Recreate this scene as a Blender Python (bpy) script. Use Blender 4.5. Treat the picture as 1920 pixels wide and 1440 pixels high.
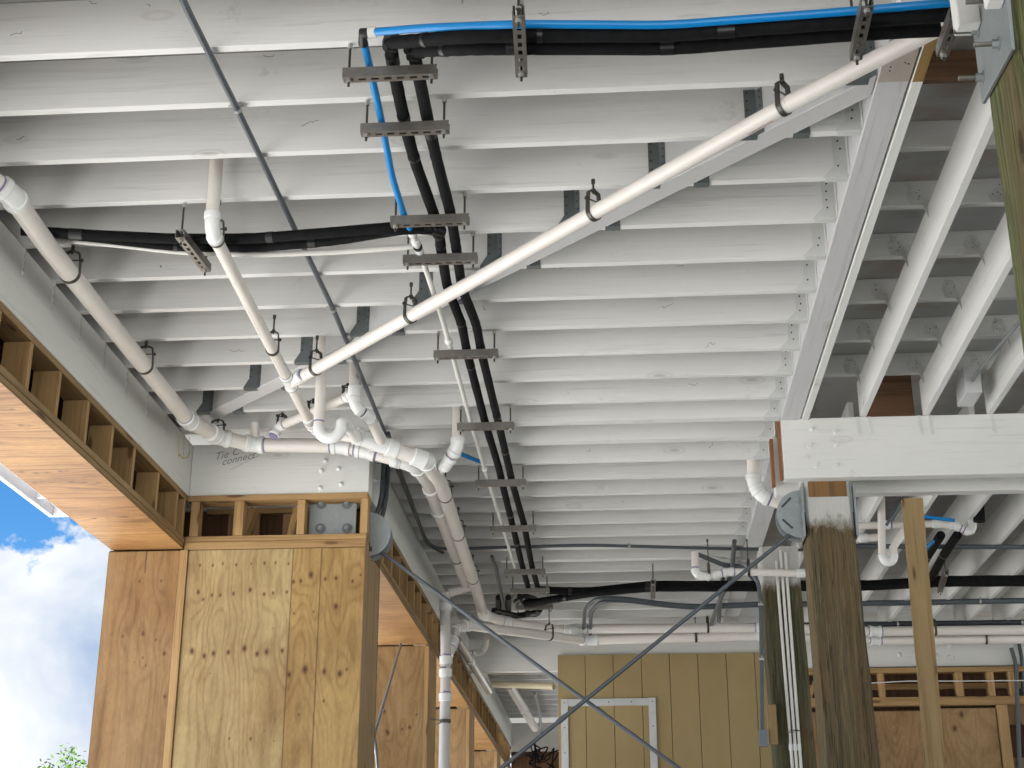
import bpy, bmesh, math, random
import numpy as np
from mathutils import Vector, Matrix
R = math.radians
random.seed(7)
for o in list(bpy.data.objects): bpy.data.objects.remove(o)
C = bpy.context.scene.collection
SC = bpy.context.scene

# ------------------------------------------------------------------ camera (eye at the origin, ground at z = GZ)
PITCH, YAW, FPX, GZ = 20.99, 4.17, 2787.0, -1.6
cd = bpy.data.cameras.new('camera'); cam = bpy.data.objects.new('camera', cd); C.objects.link(cam)
cam.rotation_euler = (R(90 + PITCH), 0, R(YAW)); cd.sensor_width = 36; cd.lens = FPX / 1920 * 36
cd.clip_start = .05; cd.clip_end = 2000
SC.camera = cam
# ------------------------------------------------------------------ sky, sun, exposure
SUN_EL, SUN_AZ = 50, -145          # azimuth measured from +Y towards +X (behind the camera, to the left)
w = bpy.data.worlds.new('World'); SC.world = w; w.use_nodes = True
nt = w.node_tree; nt.nodes.clear()
def N(t, k, **kw):
    n = t.nodes.new(k)
    for a, b in kw.items(): setattr(n, a, b)
    return n
sky = N(nt, 'ShaderNodeTexSky', sky_type='NISHITA', sun_disc=False)
sky.sun_elevation = R(SUN_EL); sky.sun_rotation = R(SUN_AZ); sky.ozone_density = 3.0; sky.dust_density = .3; sky.air_density = .9
bg = N(nt, 'ShaderNodeBackground'); bg.inputs[1].default_value = .05
out = N(nt, 'ShaderNodeOutputWorld')
tc = N(nt, 'ShaderNodeTexCoord')
mp = N(nt, 'ShaderNodeMapping'); mp.inputs['Scale'].default_value = (1, 1, 1.25)
mp.inputs['Location'].default_value = (.35, .2, .1)
n1 = N(nt, 'ShaderNodeTexNoise'); n1.inputs['Scale'].default_value = 5.0; n1.inputs['Detail'].default_value = 9; n1.inputs['Roughness'].default_value = .6
n2 = N(nt, 'ShaderNodeTexNoise'); n2.inputs['Scale'].default_value = 6.5; n2.inputs['Detail'].default_value = 8; n2.inputs['Distortion'].default_value = .4
sep = N(nt, 'ShaderNodeSeparateXYZ')
L = nt.links.new
L(tc.outputs['Generated'], mp.inputs[0]); L(mp.outputs[0], n1.inputs[0]); L(mp.outputs[0], n2.inputs[0])
L(tc.outputs['Generated'], sep.inputs[0])
def M_(t, op, a, b=None, clamp=False):
    n = N(t, 'ShaderNodeMath', operation=op); n.use_clamp = clamp
    for i, v in ((0, a), (1, b)):
        if v is None: continue
        if isinstance(v, (int, float)): n.inputs[i].default_value = v
        else: t.links.new(v, n.inputs[i])
    return n.outputs[0]
# cumulus bank: likely near the horizon, thinning out upwards
elev = M_(nt, 'MULTIPLY', sep.outputs[2], -2.6)
dens = M_(nt, 'ADD', M_(nt, 'ADD', n1.outputs[0], elev), .16)
mask = M_(nt, 'MULTIPLY', dens, 38.0, True)
shade = N(nt, 'ShaderNodeMapRange'); shade.inputs[1].default_value = .38; shade.inputs[2].default_value = .64
L(n2.outputs[0], shade.inputs[0])
cl = N(nt, 'ShaderNodeMixRGB'); cl.inputs[1].default_value = (1.35, 1.9, 2.85, 1); cl.inputs[2].default_value = (3.9, 4.0, 4.05, 1)
L(shade.outputs[0], cl.inputs[0])
hsv = N(nt, 'ShaderNodeHueSaturation'); hsv.inputs['Saturation'].default_value = 1.34; hsv.inputs['Value'].default_value = .70
L(sky.outputs[0], hsv.inputs['Color'])
mixc = N(nt, 'ShaderNodeMixRGB'); L(mask, mixc.inputs[0]); L(hsv.outputs[0], mixc.inputs[1]); L(cl.outputs[0], mixc.inputs[2])
L(mixc.outputs[0], bg.inputs[0]); L(bg.outputs[0], out.inputs[0])
sd = bpy.data.lights.new('sun', 'SUN'); sd.energy = 5.0; sd.angle = R(.5); sd.color = (1, .98, .95)
sun = bpy.data.objects.new('sun', sd); C.objects.link(sun)
sdir = Vector((math.sin(R(SUN_AZ)) * math.cos(R(SUN_EL)), math.cos(R(SUN_AZ)) * math.cos(R(SUN_EL)), math.sin(R(SUN_EL))))
sun.rotation_euler = sdir.to_track_quat('Z', 'Y').to_euler(); sun.location = (0, -5, 20)
SC.view_settings.view_transform = 'Standard'; SC.view_settings.look = 'None'
SC.view_settings.exposure = 2.42; SC.view_settings.gamma = 1
SC.cycles.max_bounces = 12; SC.cycles.diffuse_bounces = 8; SC.cycles.use_denoising = True

# ------------------------------------------------------------------ measuring: photo pixel -> point on a real plane
_cy, _sy, _cp, _sp = math.cos(R(YAW)), math.sin(R(YAW)), math.cos(R(PITCH)), math.sin(R(PITCH))
FW = Vector((-_sy * _cp, _cy * _cp, _sp)); RT = Vector((_cy, _sy, 0)); UP = RT.cross(FW)
def ray(x, y): return RT * ((x - 960) / FPX) - UP * ((y - 720) / FPX) + FW
def az(x, y, z): r = ray(x, y); return r * (z / r.z)
def ay(x, y, Y): r = ray(x, y); return r * (Y / r.y)
def ax(x, y, X): r = ray(x, y); return r * (X / r.x)
def proj(p): p = Vector(p); d = p.dot(FW); return 960 + FPX * p.dot(RT) / d, 720 - FPX * p.dot(UP) / d

# ------------------------------------------------------------------ materials
def mat(name, col, rough=.5, metal=0, spec=.5):
    m = bpy.data.materials.new(name); m.use_nodes = True
    b = m.node_tree.nodes['Principled BSDF']
    b.inputs['Base Color'].default_value = (*col, 1); b.inputs['Roughness'].default_value = rough
    b.inputs['Metallic'].default_value = metal; b.inputs['Specular IOR Level'].default_value = spec
    return m
def coords(t, scale, rnd=True):
    """object coordinates, shifted by a different amount on every object"""
    tc = N(t, 'ShaderNodeTexCoord'); mp = N(t, 'ShaderNodeMapping'); mp.inputs['Scale'].default_value = scale
    if rnd:
        oi = N(t, 'ShaderNodeObjectInfo'); v = N(t, 'ShaderNodeVectorMath', operation='MULTIPLY_ADD')
        cmb = N(t, 'ShaderNodeCombineXYZ')
        for i in range(3): t.links.new(oi.outputs['Random'], cmb.inputs[i])
        t.links.new(cmb.outputs[0], v.inputs[0]); v.inputs[1].default_value = (37, 23, 51)
        t.links.new(tc.outputs['Object'], v.inputs[2]); t.links.new(v.outputs[0], mp.inputs[0])
    else: t.links.new(tc.outputs['Object'], mp.inputs[0])
    return mp.outputs[0]
def ramp(t, fac, stops):
    r = N(t, 'ShaderNodeValToRGB'); e = r.color_ramp.elements
    while len(e) > 1: e.remove(e[-1])
    e[0].position = stops[0][0]; e[0].color = (*stops[0][1], 1)
    for p, c in stops[1:]: q = e.new(p); q.color = (*c, 1)
    t.links.new(fac, r.inputs[0]); return r.outputs[0]
def noise(t, vec, scale, detail=4, rough=.55, dist=0):
    n = N(t, 'ShaderNodeTexNoise'); n.inputs['Scale'].default_value = scale; n.inputs['Detail'].default_value = detail
    n.inputs['Roughness'].default_value = rough; n.inputs['Distortion'].default_value = dist
    if vec is not None: t.links.new(vec, n.inputs['Vector'])
    return n.outputs[0]
def mixc_(t, fac, a, b, mode='MIX'):
    n = N(t, 'ShaderNodeMixRGB', blend_type=mode)
    for i, v in ((0, fac), (1, a), (2, b)):
        if isinstance(v, (int, float)): n.inputs[i].default_value = v
        elif isinstance(v, tuple): n.inputs[i].default_value = (*v, 1)
        else: t.links.new(v, n.inputs[i])
    return n.outputs[0]
def bump(t, h, dist, strength=1.0):
    b = N(t, 'ShaderNodeBump'); b.inputs['Distance'].default_value = dist; b.inputs['Strength'].default_value = strength
    t.links.new(h, b.inputs['Height']); t.links.new(b.outputs[0], t.nodes['Principled BSDF'].inputs['Normal'])
AX = {'x': (1, 0, 0), 'y': (0, 1, 0), 'z': (0, 0, 1)}
def stretch(a, along, across): return tuple(along if k == 'xyz'.index(a) else across for k in range(3))
def painted(name, axis, base=(.80, .80, .785), smudge=.5, brown=0.0):
    """white paint over sawn lumber: grain in relief, knots bleeding through, scuffs"""
    m = mat(name, base, .55, spec=.3); t = m.node_tree; b = t.nodes['Principled BSDF']
    g = noise(t, coords(t, stretch(axis, .9, 26)), 1.0, 6, .65)
    fine = noise(t, coords(t, stretch(axis, 6, 190)), 1.0, 3, .6)
    big = noise(t, coords(t, (1, 1, 1)), 1.7, 3)
    c = mixc_(t, ramp(t, big, [(.3, (0, 0, 0)), (.7, (1, 1, 1))]), tuple(k * .93 for k in base), base)
    c = mixc_(t, ramp(t, g, [(.60, (0, 0, 0)), (.66, (.45, .45, .45)), (.72, (0, 0, 0))]), c, tuple(k * .6 for k in base))
    c = mixc_(t, ramp(t, g, [(.36, (.6, .6, .6)), (.40, (0, 0, 0))]), c, tuple(k * .82 for k in base))
    c = mixc_(t, ramp(t, fine, [(.55, (0, 0, 0)), (.8, (.4, .4, .4))]), c, tuple(k * .75 for k in base))
    oi = N(t, 'ShaderNodeObjectInfo'); c = mixc_(t, M_(t, 'MULTIPLY', oi.outputs['Random'], .55), c, tuple(k * .86 for k in base))
    kn = N(t, 'ShaderNodeTexVoronoi'); kn.inputs['Scale'].default_value = 1.0; kn.inputs['Randomness'].default_value = 1
    t.links.new(coords(t, stretch(axis, 1.6, 4.5)), kn.inputs['Vector'])
    kf = ramp(t, kn.outputs['Distance'], [(.0, (.6, .6, .6)), (.05, (.4, .4, .4)), (.085, (.04, .04, .04)), (.115, (.22, .22, .22)), (.15, (0, 0, 0))])
    c = mixc_(t, kf, c, (.36, .33, .29))
    sm = noise(t, coords(t, (2.2, 2.2, 2.2)), 2.2, 7, .75)
    c = mixc_(t, ramp(t, sm, [(.62, (0, 0, 0)), (.72, (smudge, smudge, smudge))]), c, (.45, .44, .41))
    if brown:
        br = noise(t, coords(t, stretch(axis, .8, 1.6)), 2.0, 6, .65)
        c = mixc_(t, ramp(t, br, [(.50, (0, 0, 0)), (.60, (brown, brown, brown))]), c, (.33, .235, .17))
    t.links.new(c, b.inputs['Base Color'])
    h = M_(t, 'ADD', M_(t, 'MULTIPLY', g, .8), M_(t, 'MULTIPLY', fine, .35))
    bump(t, h, .0035, .6)
    return m
def lumber(name, axis, a=(.46, .29, .13), b_=(.27, .15, .06), k=1.0):
    m = mat(name, a, .62, spec=.25); t = m.node_tree; b = t.nodes['Principled BSDF']
    g = noise(t, coords(t, stretch(axis, .8, 24)), 1.0, 5, .6, .6)
    f = noise(t, coords(t, stretch(axis, 3, 150)), 1.0, 3, .6)
    big = noise(t, coords(t, (1, 1, 1)), 2.5, 4)
    c = ramp(t, g, [(.35, a), (.5, tuple(.8 * x + .2 * y for x, y in zip(a, b_))), (.62, b_), (.7, a)])
    c = mixc_(t, ramp(t, big, [(.35, (0, 0, 0)), (.7, (.5, .5, .5))]), c, tuple(x * .6 for x in a))
    c = mixc_(t, ramp(t, f, [(.45, (0, 0, 0)), (.75, (.45, .45, .45))]), c, b_)
    kn = N(t, 'ShaderNodeTexVoronoi'); kn.inputs['Scale'].default_value = 1.0
    t.links.new(coords(t, stretch(axis, 2.2, 9)), kn.inputs['Vector'])
    c = mixc_(t, ramp(t, kn.outputs['Distance'], [(0, (.95, .95, .95)), (.12, (.75, .75, .75)), (.16, (.15, .15, .15)), (.24, (0, 0, 0))]), c, (.10, .045, .02))
    t.links.new(c, b.inputs['Base Color'])
    bump(t, M_(t, 'ADD', g, M_(t, 'MULTIPLY', f, .6)), .002, .6)
    return m
PX_ = painted('white_paint_x', 'x'); PY_ = painted('white_paint_y', 'y')
PXb = painted('white_paint_beam_x', 'x', (.77, .77, .74), .6); PYb = painted('white_paint_beam_y', 'y', (.78, .79, .76), .3)
PG = painted('grey_primed_lumber', 'y', (.60, .60, .61), .3)
DECK = painted('subfloor_darkened_paint', 'x', (.40, .395, .385), .6, .2)  # white deck coloured darker to deepen the shade between joists
DECKR = painted('subfloor_patchy_paint', 'x', (.44, .44, .43), .8, .5)
PXR = painted('white_paint_blocking', 'x', (.64, .64, .62), .7, 0)
WX, WY, WZ = lumber('pine_x', 'x'), lumber('pine_y', 'y', (.38, .255, .125), (.22, .135, .06)), lumber('pine_z', 'z', (.50, .32, .145), (.31, .18, .075))
WZ2 = lumber('yellow_pine_z', 'z', (.43, .305, .15), (.28, .18, .08))
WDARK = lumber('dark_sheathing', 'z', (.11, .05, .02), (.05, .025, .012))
WBR = lumber('bare_brown_board', 'x', (.22, .12, .07), (.13, .07, .04))
WPLYX = lumber('plywood_far', 'z', (.33, .20, .10), (.20, .11, .05))
def post_mat(name, tint, ztop, dark=1.0):
    m = mat(name, (.15, .12, .06), .8, spec=.2); t = m.node_tree; b = t.nodes['Principled BSDF']
    g = noise(t, coords(t, (48, 48, 1.6)), 1.0, 8, .72, 1.0); f = noise(t, coords(t, (190, 190, 9)), 1.0, 4, .65)
    big = noise(t, coords(t, (4, 4, .7)), 1.0, 4, .6)
    c = ramp(t, g, [(.32, tuple(x * .35 * dark for x in tint)), (.5, tuple(x * dark for x in tint)), (.66, tuple(x * 1.9 * dark for x in tint))])
    c = mixc_(t, ramp(t, big, [(.42, (0, 0, 0)), (.62, (.75, .75, .75))]), c, tuple(k * dark for k in (.165, .105, .05)))
    st = noise(t, coords(t, (22, 22, 1.6)), 1.0, 7, .75, 1.2)
    c = mixc_(t, ramp(t, st, [(.6, (0, 0, 0)), (.68, (.55, .55, .55))]), c, tuple(k * dark for k in (.23, .27, .20)))
    c = mixc_(t, ramp(t, f, [(.5, (0, 0, 0)), (.8, (.5, .5, .5))]), c, (.03, .025, .012))
    kn = N(t, 'ShaderNodeTexVoronoi'); kn.inputs['Scale'].default_value = 1.0; t.links.new(coords(t, (5, 5, 2.2)), kn.inputs['Vector'])
    c = mixc_(t, ramp(t, kn.outputs['Distance'], [(0, (.9, .9, .9)), (.10, (.7, .7, .7)), (.14, (.1, .1, .1)), (.2, (0, 0, 0))]), c, (.03, .02, .01))
    ck = noise(t, coords(t, (26, 26, .5)), 1.0, 4, .5); c = mixc_(t, ramp(t, ck, [(.485, (0, 0, 0)), (.5, (.85, .85, .85)), (.515, (0, 0, 0))]), c, (.025, .02, .012))
    sc_ = noise(t, coords(t, (9, 9, 14)), 1.0, 8, .8, 2.0); c = mixc_(t, ramp(t, sc_, [(.58, (0, 0, 0)), (.66, (.5, .5, .5))]), c, tuple(k * 1.6 for k in tint))
    # white overspray where the ceiling was painted
    tcn = N(t, 'ShaderNodeTexCoord'); s = N(t, 'ShaderNodeSeparateXYZ'); t.links.new(tcn.outputs['Object'], s.inputs[0])
    ed = M_(t, 'ADD', s.outputs[2], M_(t, 'MULTIPLY', noise(t, coords(t, (12, 12, 5)), 1.0, 8, .75), .30))
    mr = N(t, 'ShaderNodeMapRange'); mr.inputs[1].default_value = ztop + .14; mr.inputs[2].default_value = ztop + .23; t.links.new(ed, mr.inputs[0])
    c = mixc_(t, mr.outputs[0], c, (.55, .55, .52))
    t.links.new(c, b.inputs['Base Color']); bump(t, M_(t, 'ADD', g, f), .006, .8)
    return m
def speck(name, col, rough, metal, var=.25, scale=60, spec=.5):
    m = mat(name, col, rough, metal, spec); t = m.node_tree; b = t.nodes['Principled BSDF']
    n = noise(t, coords(t, (1, 1, 1)), scale, 4, .7); n2_ = noise(t, coords(t, (1, 1, 1)), scale * .12, 4, .6)
    c = mixc_(t, n, tuple(k * (1 - var) for k in col), tuple(min(1, k * (1 + var)) for k in col))
    c = mixc_(t, ramp(t, n2_, [(.4, (0, 0, 0)), (.75, (.7, .7, .7))]), c, tuple(k * (1 - var * 1.6) for k in col))
    t.links.new(c, b.inputs['Base Color']); bump(t, n, .0008, .5)
    return m
PVC = speck('pvc_pipe', (.78, .74, .695), .33, 0, .075, 14)
PVCF = speck('pvc_fitting', (.80, .81, .80), .2, 0, .03, 20)
PVCG = speck('pvc_pipe_grey_sheen', (.60, .585, .57), .16, 0, .06, 9)  # dark reflections put into the base colour as grey
PRIM = speck('purple_primer', (.24, .21, .38), .4, 0, .3, 60)
FOAM = speck('black_foam', (.0075, .008, .009), .8, 0, .6, 220, .18)
TAPE = speck('black_tape', (.008, .008, .009), .42, 0, .3, 50)
BLUE = speck('blue_pex', (.004, .23, .60), .35, 0, .08, 20)
PEXW = speck('white_cpvc', (.74, .73, .69), .35, 0, .04, 20)
STRUT = speck('strut_steel', (.27, .255, .235), .42, .75, .28, 45)
DARKM = speck('dark_hanger_steel', (.10, .095, .085), .4, .7, .3, 60)
GALV = speck('galvanised_plate', (.33, .36, .37), .45, .55, .16, 40)
GALVD = speck('galvanised_hanger', (.17, .195, .20), .5, .4, .18, 50)
COND = speck('grey_conduit', (.085, .10, .115), .38, 0, .12, 30)
CONDD = speck('dark_conduit', (.035, .042, .052), .4, 0, .12, 30)
NUT = speck('zinc_nut', (.5, .5, .48), .35, .6, .2, 80)
NAIL = mat('nail_head', (.045, .042, .04), .5)
WPL = speck('white_painted_metal', (.76, .77, .75), .5, 0, .06, 60)
WPL2 = speck('white_painted_hanger', (.66, .67, .66), .5, 0, .1, 50)
WBOLT = speck('painted_bolt', (.74, .75, .73), .42, 0, .05, 60)
INK = mat('marker_ink', (.27, .26, .24), .8)
REDINK = mat('pipe_print', (.38, .25, .24), .7)
YEL = mat('yellow_crayon', (.60, .50, .10), .8)
TRIM = speck('white_fascia', (.72, .72, .74), .5, 0, .03, 20)
def tan_mat():
    m = mat('tan_siding', (.30, .235, .105), .6, spec=.3); t = m.node_tree; b = t.nodes['Principled BSDF']
    a = noise(t, coords(t, (1, 1, .5), False), 1.6, 5, .6); f = noise(t, coords(t, (60, 60, 20), False), 1.0, 3)
    c = mixc_(t, ramp(t, a, [(.35, (0, 0, 0)), (.7, (1, 1, 1))]), (.29, .215, .10), (.36, .27, .13))
    s = noise(t, coords(t, (5, 5, 5), False), 2.0, 7, .8)
    c = mixc_(t, ramp(t, s, [(.66, (0, 0, 0)), (.75, (.5, .5, .5))]), c, (.16, .12, .06))
    t.links.new(c, b.inputs['Base Color']); bump(t, f, .001, .5)
    return m
TAN = tan_mat()
def ground_mat():
    m = mat('sand', (.5, .46, .38), .9, spec=.1); t = m.node_tree; b = t.nodes['Principled BSDF']
    a = noise(t, coords(t, (1, 1, 1), False), .6, 8, .65); f = noise(t, coords(t, (1, 1, 1), False), 30, 4)
    c = mixc_(t, a, (.60, .605, .59), (.75, .75, .73)); c = mixc_(t, M_(t, 'MULTIPLY', f, .3), c, (.3, .27, .22))
    tcn = N(t, 'ShaderNodeTexCoord'); sp = N(t, 'ShaderNodeSeparateXYZ'); t.links.new(tcn.outputs['Object'], sp.inputs[0])
    gx = M_(t, 'MULTIPLY', M_(t, 'ADD', M_(t, 'ADD', sp.outputs[0], M_(t, 'MULTIPLY', a, 2.0)), -407.5), 1.2, True)
    gy = M_(t, 'MULTIPLY', M_(t, 'ADD', M_(t, 'ADD', sp.outputs[1], M_(t, 'MULTIPLY', a, 2.0)), -421.0), .6, True)
    c = mixc_(t, M_(t, 'MAXIMUM', gx, gy), c, mixc_(t, f, (.20, .20, .18), (.32, .32, .29)))  # unseen right and far ground darkened to cut light from the sides
    t.links.new(c, b.inputs['Base Color']); bump(t, f, .01, .5)
    return m
def attr_mat(name, rough=.55):
    m = mat(name, (.5, .4, .2), rough, spec=.3); t = m.node_tree; b = t.nodes['Principled BSDF']
    a = N(t, 'ShaderNodeAttribute'); a.attribute_name = 'grain'
    f = noise(t, coords(t, (140, 140, 140), False), 1.0, 3)
    c = mixc_(t, M_(t, 'MULTIPLY', f, .22), a.outputs['Color'], (.12, .07, .03))
    t.links.new(c, b.inputs['Base Color']); bump(t, f, .0006, .5)
    return m
PLYM = attr_mat('plywood_veneer')

# ------------------------------------------------------------------ mesh helpers
class MB:
    def __init__(s): s.v = []; s.f = []; s.m = []
    def add(s, vs, fs, mi=0):
        n = len(s.v); s.v += [tuple(p) for p in vs]; s.f += [tuple(n + i for i in f) for f in fs]; s.m += [mi] * len(fs)
    def box(s, x0, x1, y0, y1, z0, z1, mi=0):
        s.add([(x, y, z) for z in (z0, z1) for y in (y0, y1) for x in (x0, x1)],
              [(0, 2, 3, 1), (4, 5, 7, 6), (0, 1, 5, 4), (2, 6, 7, 3), (0, 4, 6, 2), (1, 3, 7, 5)], mi)
    def bar(s, p0, p1, wd, ht, up=(0, 0, 1), mi=0):
        p0, p1 = Vector(p0), Vector(p1); d = (p1 - p0).normalized(); u = Vector(up); sd_ = d.cross(u).normalized(); u = sd_.cross(d)
        vs = [p + sd_ * a * wd / 2 + u * b * ht / 2 for p in (p0, p1) for a, b in ((-1, -1), (1, -1), (1, 1), (-1, 1))]
        s.add(vs, [(3, 2, 1, 0), (4, 5, 6, 7), (0, 1, 5, 4), (1, 2, 6, 5), (2, 3, 7, 6), (3, 0, 4, 7)], mi)
    def prism(s, poly, off, mi=0):
        off = Vector(off); n = len(poly); vs = [Vector(p) for p in poly] + [Vector(p) + off for p in poly]
        s.add(vs, [tuple(range(n))[::-1], tuple(range(n, 2 * n))] + [(i, (i + 1) % n, n + (i + 1) % n, n + i) for i in range(n)], mi)
    def tube(s, pts, r, n=16, cap=True, mi=0, r2=None):
        pts = [Vector(p) for p in pts]; k = len(pts); rings = []
        t0 = (pts[1] - pts[0]).normalized(); ref = Vector((0, 0, 1)) if abs(t0.z) < .9 else Vector((0, 1, 0)); u = t0.cross(ref).normalized()
        vs = []
        for i, p in enumerate(pts):
            t = ((pts[min(i + 1, k - 1)] - p).normalized() + (p - pts[max(i - 1, 0)]).normalized()).normalized()
            u = (u - t * u.dot(t)).normalized(); v = t.cross(u)
            rr = r[i] if isinstance(r, (list, tuple)) else r
            vs += [p + (u * math.cos(a) + v * math.sin(a)) * rr for a in (2 * math.pi * j / n for j in range(n))]
        fs = [(i * n + j, i * n + (j + 1) % n, (i + 1) * n + (j + 1) % n, (i + 1) * n + j) for i in range(k - 1) for j in range(n)]
        if cap: fs += [tuple(range(n))[::-1], tuple(range((k - 1) * n, k * n))]
        s.add(vs, fs, mi)
    def build(s, name, mats, parent=None, bevel=0, smooth=False, origin=None):
        me = bpy.data.meshes.new(name)
        org = Vector(origin) if origin is not None else (parent_world(parent) if parent else Vector(s.v[0]))
        me.from_pydata([tuple(Vector(p) - org) for p in s.v], [], s.f)
        ms = mats if isinstance(mats, (list, tuple)) else [mats]
        for q in ms: me.materials.append(q)
        me.polygons.foreach_set('material_index', s.m)
        if bevel or True:
            bm = bmesh.new(); bm.from_mesh(me)
            bmesh.ops.recalc_face_normals(bm, faces=bm.faces)
            if bevel: bmesh.ops.bevel(bm, geom=bm.edges[:], offset=bevel, segments=1, affect='EDGES')
            bm.to_mesh(me); bm.free()
        if smooth:
            me.polygons.foreach_set('use_smooth', [True] * len(me.polygons))
            try: me.set_sharp_from_angle(angle=R(42))
            except Exception: pass
        o = bpy.data.objects.new(name, me); C.objects.link(o)
        if parent: o.parent = parent; o.location = org - parent_world(parent)
        else: o.location = org
        return o
def parent_world(p):
    v = Vector(p.location)
    while p.parent: p = p.parent; v += Vector(p.location)
    return v
def tag(o, label=None, cat=None, group=None, kind=None):
    if label: o['label'] = label
    if cat: o['category'] = cat
    if group: o['group'] = group
    if kind: o['kind'] = kind
    return o
def thing(name, loc, label, cat, group=None):
    o = bpy.data.objects.new(name, None); o.empty_display_size = .1; C.objects.link(o); o.location = Vector(loc)
    return tag(o, label, cat, group)
def boxo(name, m, x0, x1, y0, y1, z0, z1, parent=None, bevel=.003):
    b = MB(); b.box(x0, x1, y0, y1, z0, z1)
    return b.build(name, m, parent, bevel, origin=((x0 + x1) / 2, (y0 + y1) / 2, z0))
ONES = 'first second third fourth fifth sixth seventh eighth ninth tenth eleventh twelfth thirteenth fourteenth fifteenth sixteenth seventeenth eighteenth nineteenth'.split()
def nth(i):
    if i < 20: return ONES[i - 1]
    t_, u_ = divmod(i, 10); T = {2: 'twent', 3: 'thirt', 4: 'fort', 5: 'fift'}[t_]
    return T + 'ieth' if u_ == 0 else T + 'y-' + ONES[u_ - 1]
def text_mesh(body, size, origin, xdir, ydir, m, name, parent=None, shear=0, ext=.0008):
    cu = bpy.data.curves.new('t', 'FONT'); cu.body = body; cu.size = size; cu.extrude = ext; cu.shear = shear; cu.resolution_u = 2
    ob = bpy.data.objects.new('t', cu); C.objects.link(ob)
    dg = bpy.context.evaluated_depsgraph_get(); me = bpy.data.meshes.new_from_object(ob.evaluated_get(dg)); bpy.data.objects.remove(ob)
    x, y = Vector(xdir).normalized(), Vector(ydir).normalized(); z = x.cross(y)
    me.transform(Matrix((x, y, z)).transposed().to_4x4()); me.materials.clear(); me.materials.append(m)
    o = bpy.data.objects.new(name, me); C.objects.link(o)
    if parent: o.parent = parent; o.location = Vector(origin) - parent_world(parent)
    else: o.location = origin
    return o

def fillet(pts, rad, n=7):
    pts = [Vector(p) for p in pts]; outp = [pts[0]]
    for i in range(1, len(pts) - 1):
        a, p, c = pts[i - 1], pts[i], pts[i + 1]; r_ = min(rad, (a - p).length * .48, (c - p).length * .48)
        s, e = p + (a - p).normalized() * r_, p + (c - p).normalized() * r_
        outp += [s.lerp(p, t_ / n).lerp(p.lerp(e, t_ / n), t_ / n) for t_ in range(n + 1)]
    return outp + [pts[-1]]
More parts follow.
